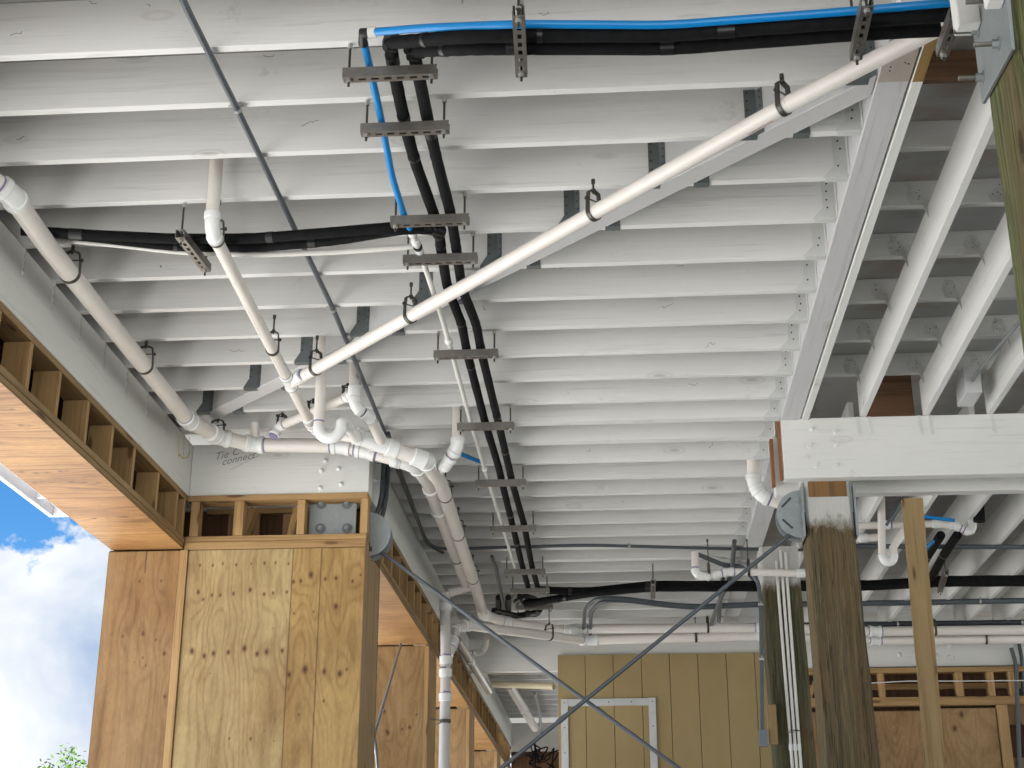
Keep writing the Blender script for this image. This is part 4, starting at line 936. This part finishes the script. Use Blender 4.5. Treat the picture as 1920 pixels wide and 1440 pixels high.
def channel(p0, p1, label, ztop=H, rods=(.06, .94), group='steel trapeze struts under the ceiling', slots=True, rodtops=None):
    """C channel open upwards with slotted web, two threaded rods"""
    p0, p1 = Vector(p0), Vector(p1); d = (p1 - p0).normalized(); L_ = (p1 - p0).length; s = d.cross(Vector((0, 0, 1))).normalized(); up = s.cross(d)
    t = thing('trapeze_strut', (p0 + p1) / 2, label, 'strut', group)
    w2, hh, th = .0205, .0205, .0025
    b = MB()
    def bx(a0, a1, s0, s1, u0, u1):
        vs = [p0 + d * a + s * q + up * v for v in (u0, u1) for q in (s0, s1) for a in (a0, a1)]
        b.add(vs, [(0, 2, 3, 1), (4, 5, 7, 6), (0, 1, 5, 4), (2, 6, 7, 3), (0, 4, 6, 2), (1, 3, 7, 5)])
    bx(0, L_, -w2, -w2 + th, -hh, hh); bx(0, L_, w2 - th, w2, -hh, hh)
    bx(0, L_, -w2 + th, -w2 + .009, hh - th, hh); bx(0, L_, w2 - .009, w2 - th, hh - th, hh)
    bx(0, L_, -w2 - .0012, -w2, -hh * .35, -hh * .1); bx(0, L_, w2, w2 + .0012, -hh * .35, -hh * .1)
    bx(0, L_, -w2 + th, -.007, -hh, -hh + th); bx(0, L_, .007, w2 - th, -hh, -hh + th)
    a = 0; step = .048; a = .01
    prev = 0
    while a + .03 < L_:
        if prev < a: bx(prev, a, -.007, .007, -hh, -hh + th)
        prev = a + .028; a += step
    bx(prev, L_, -.007, .007, -hh, -hh + th)
    b.build('channel', STRUT, t)
    for f in rods:
        q_ = p0 + d * L_ * f; top = Vector((q_.x, q_.y, ztop)); b = MB()
        b.tube([q_ - up * (hh + .028), top], .0048, 8, mi=0); b.tube([q_ - up * (hh + .012), q_ - up * hh], .0105, 6, mi=1); b.tube([q_ + up * hh, q_ + up * (hh + .008)], .0105, 6, mi=1)
        b.tube([top - Vector((0, 0, .022)), top - Vector((0, 0, .001))], .0095, 8, mi=1)
        b.build('threaded_rod', [DARKM, NUT], t)
    return t
L2R = ['with three lines in front of the top bend', 'second from the top bend', 'third, where the black pipes branch left', 'fourth, just above the diagonal pipe', 'first below the diagonal pipe', 'second below the diagonal pipe', 'beside the short blue stub', 'halfway down the far ceiling', 'above the dark conduit crossing', 'last but one of the row', 'last of the row by the black tangle']
for i, k in enumerate((0, 1, 3, 4, 7, 10, 13, 16, 19.5, 21.3, 23)):
    y = yk(k) - .019; dx = 0 if k else 0
    channel((-.975, y, 3.064), (-.622, y, 3.064), 'steel trapeze strut ' + L2R[i])
def chy(pxa, pxb, z, label, ztop=H):
    a, c_ = az(*pxa, z), az(*pxb, z); return channel(a, c_, label, ztop)
chy((972, 20), (978, 136), 2.91, 'slotted strut hanging under the middle of the blue and black top run')
chy((1626, 2), (1604, 104), 2.91, 'slotted strut tilted under the right part of the top run')
chy((1792, 25), (1766, 97), 2.91, 'slotted strut at the cut ends of the top run')
chy((337, 438), (388, 503), 3.035, 'slotted strut under the black pipes at the left')
b = MB(); p = top_b[-1]; b.tube([p, p + Vector((.035, 0, 0))], .012, 10); tag(b.build('pipe_stub', mat('red_tube', (.25, .01, .02), .4)), 'short dark red tube end of the lower black pipe', 'tube')

# far black run
zq = 3.1
fa = seq([(1010, 1106), (1050, 1108), (1110, 1108), (1225, 1096), (1425, 1096), (1640, 1095), (1765, 1087), (1990, 1085)], zq)
line_(fa, .035, FOAM, 'insulated_pipe', 'upper far black insulated pipe running right past the posts')
fb = seq([(985, 1132), (1050, 1122), (1110, 1112), (1225, 1102), (1425, 1102), (1640, 1100), (1765, 1093), (1990, 1092)], zq - .03)
line_(fb, .035, FOAM, 'insulated_pipe', 'lower far black insulated pipe running right past the posts')
b = MB()
for q_ in (((975, 1118), (990, 1140), (1010, 1130)), ((968, 1128), (985, 1118), (1003, 1124)), ((985, 1150), (1005, 1152), (1012, 1143)), ((925, 1145), (970, 1155), (1010, 1148))):
    b.tube(fillet(seq(q_, 3.12), .05, 5), .03, 10)
b.tube([az(935, 1120, 3.16), az(935, 1144, 3.16)], .03, 10); b.tube([az(953, 1120, 3.16), az(953, 1144, 3.16)], .03, 10)
tag(b.build('taped_joint', TAPE), 'tangle of black taped pipe joints at the end of the trapeze row', 'pipe')
chy((1225, 1090), (1224, 1119), 3.03, 'slotted strut under the middle of the far black run')
chy((1774, 1072), (1762, 1108), 3.03, 'slotted strut under the far black run right of the pine stud')
bd = [az(1795, 1003, 3.14), az(1770, 1040, 3.13), az(1745, 1085, 3.11)]
line_(bd, .036, FOAM, 'insulated_pipe', 'black insulated pipe slanting down right of the pine stud')
line_([p + Vector((-.13, 0, 0)) for p in bd], .036, FOAM, 'insulated_pipe', 'second slanting black pipe beside the pine stud')
b = MB(); b.tube([ay(1834, 925, 11.5), ay(1836, 978, 11.5)], .045, 16); tag(b.build('insulated_pipe', FOAM), 'black vertical insulated pipe right of the white riser', 'pipe')
line_([ay(1730, 968, 11.3), ay(1790, 976, 11.3)], .0145, BLUE, 'blue_tube', 'short level blue tube right of the pine stud')
line_([az(1758, 1010, 3.13), az(1742, 1022, 3.13), az(1727, 1048, 3.13)], .0145, BLUE, 'blue_tube', 'short slanting blue tube right of the pine stud')

# ------------------------------------------------------------------ conduits
def conduit(pts, r, label, m=COND, rad=.12, straps=()):
    t = thing('conduit', pts[0], label, 'conduit'); pl_ = fillet(pts, rad, 8)
    b = MB(); b.tube(pl_, r, 14); b.build('tube', m, t, 0, True)
    for q_ in straps:
        p, d = nearest(pts, *q_); b = MB(); b.tube([p - d * .009, p + d * .009], r * 1.25, 14); s = d.cross(Vector((0, 0, 1))).normalized()
        b.box(*sum(([min(a_, c_), max(a_, c_)] for a_, c_ in zip(p - s * r * 2.3 + Vector((-.006, -.006, r)), p + s * r * 2.3 + Vector((.006, .006, r + .003)))), [])); b.build('strap', NUT, t)
    return t
zc_ = H - .018
conduit([az(338, -12, zc_ + .02), az(352, 20, zc_ - .01), az(445, 205, zc_), az(625, 580, zc_), az(722, 812, zc_), az(745, 880, zc_), az(796, 1008, zc_), az(815, 1030, zc_ - .01), az(1100, 1022, zc_), az(1450, 1031, zc_), az(1520, 1031, zc_)], .0135, 'long grey conduit under the joists turning right before the dark post', COND, .2, ((447, 203), (625, 582), (735, 860), (1178, 1024)))
conduit([az(728, 812, zc_ - .02), az(738, 850, zc_ - .02), az(800, 1020, zc_ - .02), az(830, 1036, zc_ - .02)], .0135, 'second dark conduit hugging the receding beam', CONDD, .15)
conduit([az(1590, 1024, zc_), az(1990, 1026, zc_)], .02, 'grey conduit crossing behind the pine stud, uppermost of three', COND)
conduit([az(1500, 1133, zc_), az(1700, 1130, zc_), az(1990, 1125, zc_)], .028, 'grey conduit crossing behind the pine stud, middle of three', COND, straps=((1840, 1128),))
conduit([az(1500, 1172, zc_), az(1990, 1166, zc_)], .028, 'grey conduit crossing behind the pine stud, lowest of three', CONDD, straps=((1680, 1171), (1915, 1166)))
conduit([az(1094, 1190, 3.05), az(1096, 1140, 3.15), az(1120, 1121, 3.16), az(1165, 1121, 3.16), az(1290, 1137, 3.14), az(1430, 1131, 3.15)], .018, 'outer grey conduit hooking up from the big pipes', COND, .25)
conduit([az(1107, 1190, 3.05), az(1108, 1145, 3.15), az(1128, 1127, 3.16), az(1170, 1126, 3.16), az(1290, 1141, 3.14), az(1430, 1135, 3.15)], .018, 'inner grey conduit hooking up from the big pipes', COND, .25)
conduit([az(1377, 1015, 3.17), az(1372, 1075, 3.15), az(1340, 1150, 3.12), az(1331, 1180, 3.1)], .02, 'grey conduit slanting down behind the brace rod, left one', COND, .2)
conduit([az(1360, 1060, 3.17), az(1352, 1100, 3.15), az(1348, 1165, 3.12)], .02, 'grey conduit slanting down behind the brace rod, right one', COND, .2)
conduit([az(1310, 1040, 3.17), az(1358, 1060, 3.16), az(1392, 1062, 3.16), az(1412, 1085, 3.1)], .02, 'grey conduit bending above the slim pipe', COND, .2)
conduit([ay(1405, 1070, 12.1), ay(1422, 1090, 12.1), ay(1427, 1140, 12.1), ay(1429, 1370, 12.1)], .017, 'grey conduit dropping to a small box left of the dark post', COND, .2, ((1428, 1133), (1428, 1236)))
t = thing('outlet_box', ay(1431, 1385, 12.1), 'small grey electrical box at the foot of the conduit by the dark post', 'box')
p = ay(1431, 1385, 12.1); boxo('box', speck('box_grey', (.16, .19, .22), .4, 0, .06, 30), p.x - .032, p.x + .032, p.y - .03, p.y + .02, p.z - .065, p.z + .065, t, .01)
boxo('cover', speck('box_cover', (.18, .21, .24), .4, 0, .06, 30), p.x - .035, p.x + .035, p.y - .038, p.y - .031, p.z - .068, p.z + .068, t, .003)
for a_ in ((1337, 1211, 1335),):
    conduit([ay(1337, 1206, 16.2), ay(1335, 1440, 16.2), Vector((ay(1335, 1440, 16.2).x, 16.2, GZ))], .02, 'straight grey conduit running down the tan wall', COND, .1, ((1336, 1225),))
conduit([ay(720, 862, 9.5), ay(716, 935, 9.5), ay(703, 975, 9.48), ay(690, 1030, 9.45)], .017, 'left dark conduit curving down past the steel disc', CONDD, .3)
conduit([ay(728, 868, 9.55), ay(722, 950, 9.5), ay(708, 995, 9.48), ay(694, 1035, 9.45)], .017, 'right dark conduit curving down past the steel disc', CONDD, .3)
conduit([az(922, 1043, 3.17), az(930, 1065, 3.15), az(945, 1140, 3.12)], .016, 'short bent grey conduit left of the trapeze row end', COND, .1)
conduit([ax(1910, 1205, 4.2), ax(1917, 1240, 4.2), ax(1919, 1330, 4.2)], .02, 'grey conduit at the right edge in front of the white beam', COND, .1)
conduit([ay(1896, 1215, 15.9), ay(1905, 1245, 15.9), ay(1912, 1440, 15.9), Vector((ay(1912, 1440, 15.9).x, 15.9, GZ))], .022, 'grey conduit dropping over the far pine frame at the right edge', COND, .1)
conduit([az(1002, 1300, 3.15), az(1012, 1340, 3.1), az(1016, 1386, 3.0)], .02, 'small steel conduit beyond the tan wall corner', GALV, .1)

# brace rods (real threaded-end rods in the bracing plane)
def rod(a, c_, r, label, m=COND):
    t = thing('brace_rod', a, label, 'rod', None); a, c_ = Vector(a), Vector(c_); d = (c_ - a).normalized()
    b = MB(); b.tube([a, c_], r, 12); b.build('rod', m, t, 0, True)
    q_ = a.lerp(c_, .42); b = MB(); b.tube([q_ - d * .03, q_ + d * .03], r * 1.25, 12); b.build('coupler', m, t, 0, True)
    return t
YR = YC + .16
a = ay(1482, 1002, YR); c_ = ay(940, 1440, YR); c_ = a + (c_ - a) * 1.9
rod(a, c_, .013, 'steel brace rod falling left from the round plate on the brown post', COND)
a = ay(705, 1028, 9.5); c_ = ay(1272, 1440, 9.5); c_ = a + (c_ - a) * 1.8
rod(a, c_, .013, 'steel brace rod falling right from the disc on the pillar', COND)
T = bpy.data.objects['plywood_pillar']
q_ = ay(690, 1000, 9.42)
half_disc(XL2 - .012, 9.44, q_.z, .15, 1, T); half_disc(XL2 - .012, 9.53, q_.z - .01, .15, 1, T)
xr_ = XL2 - .22
a = ax(752, 1207, xr_); c_ = ax(697, 1395, xr_); rod(a, a + (c_ - a) * 1.6, .012, 'thin grey rod leaning across the second pillar', GALV)
a = ax(699, 1345, xr_ - .03); c_ = ax(708, 1440, xr_ - .03); rod(a, a + (c_ - a) * 1.5, .012, 'thin grey rod crossing low beside the first pillar', GALV)
b = MB(); b.tube([ay(1912, 585, 9.0), ay(1912, 586, 9.0)], .001, 4)
rod(ay(1662, 985, 10.4), ay(1695, 932, 10.4), .011, 'thin rod slanting up behind the pine stud', COND)
# bolts on the left beam's end plate
for q_ in ((710, 866), (709, 900)):
    p = ax(q_[0], q_[1], XL2 + .002); p = Vector((XL2, 9.52, ay(*q_, 9.5).z)); o = bolt(p, (1, 0, 0), None, .014, shank=.03); tag(o, 'painted bolt on the beam side ' + ('above' if q_[1] < 880 else 'below') + ' its twin near the steel disc', 'bolt', None)

# ------------------------------------------------------------------ tan wall with its steel frame
t = thing('tan_wall', (.5, 16.0, GZ), 'tan panelled wall behind the crossed brace rods', 'wall')
xw0, xw1 = ay(1046, 1250, 15.95).x, 1.72
b = MB(); xs = [xw0]; g = .305; x = xw0 + .16 * 0 + .295
while x < xw1: xs.append(x); x += .3
xs.append(xw1)
for a_, c_ in zip(xs, xs[1:]): b.box(a_ + .0, c_ - .006, 15.95, 15.975, GZ, 3.0)
b.build('siding', TAN, t, .0015)
boxo('backing', mat('groove_shadow_board', (.10, .075, .03), .8), xw0 + .002, xw1 - .01, 15.976, 15.999, GZ, 3.0, t, 0)
boxo('side_return', TAN, xw0 - .0, xw0 + .03, 16.1, 17.5, GZ, 2.8, t, 0)
p0, p1 = ay(1052, 1315, 15.95), ay(1229, 1312, 15.95)
f = t
FRM = speck('frame_zinc', (.55, .56, .56), .45, .3, .14, 25)
def fr(x0_, x1_, z0_, z1_, hs):
    b = MB(); b.box(x0_, x1_, 15.925, 15.948, z0_, z1_, 0)
    for hx, hz in hs: b.tube([(hx, 15.925, hz), (hx, 15.922, hz)], .009, 10, mi=1)
    b.build('frame_bar', [FRM, NAIL], f, .002)
zt_ = p0.z + .02
fr(p0.x + .075, p1.x - .076, zt_ - .075, zt_, [(p0.x + .075 + .19 + i * .24, zt_ - .037) for i in range(3)])
fr(p0.x, p0.x + .073, GZ + .2, zt_ + .002, [(p0.x + .035, zt_ - .04 - .26 * i) for i in range(8)])
fr(p1.x - .074, p1.x, GZ + .2, zt_ + .004, [(p1.x - .035, zt_ - .035 - .26 * i) for i in range(8)])

# ------------------------------------------------------------------ pine stud, far right frame and plywood wall
Y = YC + .40
a, c_ = ay(1692, 940, Y).x, ay(1731, 940, Y).x; a2, c2 = ay(1737, 1440, Y).x, ay(1773, 1440, Y).x
zs = ay(1710, 934, Y).z; zl = ay(1755, 1440, Y).z
k_ = (GZ - zs) / (zl - zs)
b = MB(); b.add([(a, Y, zs), (c_, Y, zs), (c_, Y + .04, zs), (a, Y + .04, zs)] + [(a + (a2 - a) * k_, Y, GZ), (c_ + (c2 - c_) * k_, Y, GZ), (c_ + (c2 - c_) * k_, Y + .04, GZ), (a + (a2 - a) * k_, Y + .04, GZ)],
              [(0, 1, 2, 3), (7, 6, 5, 4), (0, 4, 5, 1), (1, 5, 6, 2), (2, 6, 7, 3), (3, 7, 4, 0)])
tag(b.build('pine_stud', WZ2, None, .002), 'tall yellow pine stud propped under the cross beam right of the big post', 'stud')
YF = 15.9
def fx(px): return ay(px, 1320, YF).x
t = thing('stud_header', (3, YF, ZS), 'far pine frame with open bays below the white beam at the lower right', 'header')
zt1 = ay(1700, 1252, YF).z; zt2 = ay(1700, 1261, YF).z; zb1 = ay(1700, 1307, YF).z; zb2 = ay(1700, 1323, YF).z
boxo('top_plate', WX, fx(1515), 6.5, YF, YF + .1, zt2, zt1, t, .002); boxo('bottom_plate', WX, fx(1515), 6.5, YF, YF + .1, zb2, zb1, t, .002)
for q_ in ((1655, 1666), (1800, 1814), (1860, 1873), (1900, 1912), (1585, 1596)):
    boxo('stud', WZ, fx(q_[0]) - .02, fx(q_[1]) - .02, YF + .002, YF + .1, zb1 + .002, zt2 - .002, t, .002)
b = MB(); b.bar((fx(1520), YF + .1, zb1), (fx(1538), YF + .1, zt2), .04, .06, (0, 1, 0)); b.build('brace_block', WX, t)
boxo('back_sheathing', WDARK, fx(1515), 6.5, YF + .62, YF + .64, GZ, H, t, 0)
boxo('back_rail', WX, fx(1515), 6.5, YF + .5, YF + .54, zb1 + .16, zb1 + .22, t, 0)
boxo('back_rail', WX, fx(1515), 6.5, YF + .5, YF + .54, zb1 + .02, zb1 + .07, t, 0)
T = thing('plywood_wall', (3, YF, GZ), 'brown plywood wall below the far pine frame at the lower right', 'wall')
k3 = [(rs.uniform(.05, 2.4), rs.uniform(1.5, 3.8), rs.uniform(.008, .018)) for _ in range(22)]
ply('panel', (fx(1515), YF + .03, GZ), (fx(1738) - fx(1515), 0, 0), (0, 0, zb2 - GZ - .05), (0, -1, 0), 91, k3, (.36, .215, .10), (.20, .11, .045), freq=9, parent=T, cell=.012, spots=60)
kk = [(lambda p: (p.x - fx(1751), p.z - GZ, s))(ay(x, y, YF + .02)) for x, y, s in ((1803, 1340, .022), (1790, 1366, .02), (1762, 1363, .012), (1767, 1425, .03))]
ply('panel', (fx(1751), YF + .02, GZ), (fx(1866) - fx(1751), 0, 0), (0, 0, zb2 - GZ - .03), (0, -1, 0), 95, kk, (.40, .26, .12), (.26, .15, .065), freq=9, parent=T, cell=.012, spots=60)
boxo('stud', WZ, fx(1868), fx(1888), YF, YF + .05, GZ, zb2 - .003, T, .002)
boxo('panel', WPLYX, fx(1888) + .004, 6.5, YF + .03, YF + .045, ay(1900, 1358, YF).z, zb2 - .003, T, 0)
boxo('panel', WPLYX, fx(1888) + .004, 6.5, YF + .03, YF + .045, GZ, ay(1900, 1420, YF).z, T, 0)
b = MB(); b.tube([ay(1630, 1281, YF - .03), ay(1700, 1277, YF - .03), ay(1800, 1277, YF - .03), ay(1920, 1276, YF - .03)], .006, 6)
tag(b.build('cable', PEXW), 'thin white cable strung along the far pine frame', 'cable')
p = ay(1447, 1360, 12.15)
o = boxo('wood_block', WZ2, p.x - .03, p.x + .04, 12.12, 12.19, p.z - .15, p.z + .16, bevel=.004); tag(o, 'small yellow wood block fixed at the left edge of the dark post', 'block')
b = MB(); b.box(XL - .48, XL - .02, -4.5, 2.6, GZ, H); tag(b.build('plywood_wall', WPLYX), 'unseen plywood wall added on the left behind the viewer to block light', 'wall')  # unseen wall, added to block light from the near left
# farther openings behind the header at lower centre
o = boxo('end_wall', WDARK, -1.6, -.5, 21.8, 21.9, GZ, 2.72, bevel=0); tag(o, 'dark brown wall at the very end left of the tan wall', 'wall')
b = MB()
rr_ = random.Random(4)
for i in range(14):
    c0 = ay(1010 + rr_.uniform(-12, 30), 1415 + rr_.uniform(-10, 25), 17.0)
    b.tube(fillet([c0, c0 + Vector((rr_.uniform(-.12, .12), .02, rr_.uniform(-.12, .12))), c0 + Vector((rr_.uniform(-.2, .2), 0, rr_.uniform(-.15, .15))), c0 + Vector((rr_.uniform(-.1, .1), 0, rr_.uniform(-.3, 0)))], .08, 5), .008, 6)
tag(b.build('cable_bundle', FOAM), 'tangled black cables hanging beside the steel frame', 'cable')

# ------------------------------------------------------------------ outside: upper deck edge and tree
t = thing('deck_edge', (-4.5, 11, 3.3), 'white underside edge of an upper deck against the blue sky', 'roof edge')
p = az(97, 970, 3.3)
boxo('fascia', TRIM, p.x - .02, p.x + .02, 4, p.y, 3.3, 3.5, t, .004); boxo('soffit', TRIM, p.x + .022, XL - .49, 4, p.y - .0, 3.40, 3.44, t, 0)
boxo('fascia', TRIM, p.x + .022, XL - .49, p.y - .04, p.y, 3.3, 3.398, t, .003)
boxo('gutter_lip', TRIM, p.x + .10, p.x + .13, 4, p.y - .042, 3.33, 3.398, t, .002)
for y in (7.4, 8.6, 9.8, 10.9): boxo('bracket', TRIM, p.x + .022, p.x + .098, y, y + .03, 3.34, 3.398, t, 0)
def leafmat():
    m = mat('leaves', (.09, .16, .03), .6, spec=.3); tt_ = m.node_tree; n_ = noise(tt_, coords(tt_, (1, 1, 1), False), 3, 3)
    tt_.links.new(mixc_(tt_, n_, (.035, .09, .012), (.11, .19, .03)), tt_.nodes['Principled BSDF'].inputs['Base Color']); return m
YT = 30; tp = ay(135, 1408, YT)
T = thing('green_tree', (tp.x, YT, GZ), 'leafy green tree top under the clouds at the lower left', 'tree')
b = MB(); b.tube([(tp.x, YT, GZ), (tp.x + .1, YT, 0), (tp.x, YT, tp.z - .7)], [.16, .12, .05], 10)
rr_ = random.Random(9)
tips = []
for i in range(26):
    a_ = rr_.uniform(0, 6.28); s0 = Vector((tp.x, YT, rr_.uniform(-.5, tp.z - 1.0)))
    e0 = s0 + Vector((math.cos(a_) * rr_.uniform(.4, 1.7), math.sin(a_) * rr_.uniform(.4, 1.7), rr_.uniform(.5, 1.3))); e0.z = min(e0.z, tp.z - .1 - abs(e0.x - tp.x) * .3)
    b.tube([s0, s0.lerp(e0, .5) + Vector((0, 0, -.05)), e0], [.04, .025, .01], 6); tips.append((s0, e0))
b.build('trunk', lumber('bark', 'z', (.16, .12, .08), (.08, .06, .04)), T)
tips.append((Vector((tp.x, YT, tp.z - 1.2)), Vector((tp.x, YT, tp.z))))
b = MB()
for s0, e0 in tips:
    for _ in range(260):
        c0 = s0.lerp(e0, rr_.uniform(.3, 1.03)) + Vector((rr_.gauss(0, .14), rr_.gauss(0, .14), rr_.gauss(0, .11)))
        u_ = Vector((rr_.gauss(0, 1), rr_.gauss(0, 1), rr_.gauss(0, 1))).normalized(); v_ = u_.cross(Vector((rr_.gauss(0, 1), rr_.gauss(0, 1), rr_.gauss(0, 1)))).normalized()
        L_ = rr_.uniform(.035, .075); b.add([c0 - u_ * L_, c0 + v_ * L_ * .4, c0 + u_ * L_, c0 - v_ * L_ * .4], [(0, 1, 2, 3)])
b.build('crown', leafmat(), T)
# printing along the slim left pipe
p0_, d_ = nearest(Bp, 425, 484)
d_ = (az(545, 722, zb) - az(396, 432, zb)).normalized(); sdv = Vector((1, 0, 0)); nr = Vector((-.15, -.55, -.8)).normalized(); q_ = p0_ + nr * (r2 + .001)
ydir = nr.cross(d_); 
text_mesh('CHARLOTTE PIPE', .022, q_ - d_ * .15, d_, ydir, REDINK, 'pipe_print', tB, 0, .0003)
def dashes(t, a_, c_, nr, r, m, rows=2, h=.006, gap=.5):
    """small printed characters too far away to read: short irregular strokes along the pipe"""
    a_, c_ = Vector(a_), Vector(c_); d = (c_ - a_).normalized(); nr = Vector(nr).normalized(); nr = (nr - d * nr.dot(d)).normalized(); y = nr.cross(d)
    b = MB(); L_ = (c_ - a_).length; x = .02; rg = random.Random(int(L_ * 100))
    while x < L_ - .02:
        if (x * 1.7) % 1.0 < gap:
            x += .1 + rg.random() * .1; continue
        o_ = a_ + d * x + nr * (r + .0004); w_ = .0012
        b.add([o_ - y * h / 2, o_ + d * w_ - y * h / 2, o_ + d * w_ + y * h / 2, o_ + y * h / 2], [(0, 1, 2, 3)])
        yy = rg.choice((-h / 2, 0, h / 2)); b.add([o_ + y * (yy - .0006), o_ + d * .005 + y * (yy - .0006), o_ + d * .005 + y * (yy + .0006), o_ + y * (yy + .0006)], [(0, 1, 2, 3)])
        x += rg.choice((.007, .007, .008, .018))
    return b.build('pipe_print', m, t)
dashes(pA, A[2], A[3], (-.7, -.2, -.8), .0465, REDINK, h=.009, gap=.35)
dashes(tB, Bp[1] + (Bp[2] - Bp[1]) * .3, Bp[2], (-.15, -.5, -.8), r2, REDINK, gap=.2)
dashes(tD, D[1], D[2], (.3, .12, -1), .0335, REDINK, h=.007, gap=.3)
dashes(tD, D[2], D[3], (.3, .12, -1), .0335, REDINK, h=.007, gap=.3)
dd = (Vector(D[2]) - Vector(D[1])).normalized(); nr = (Vector((.25, .0, -1))).normalized(); nr = (nr - dd * nr.dot(dd)).normalized()
yd = nr.cross(-dd)
p0_, _ = nearest(D, 1400, 245)
text_mesh('CHARLOTTE PIPE', .017, p0_ + nr * .0345, -dd, yd, REDINK, 'pipe_print', tD, 0, .0002)
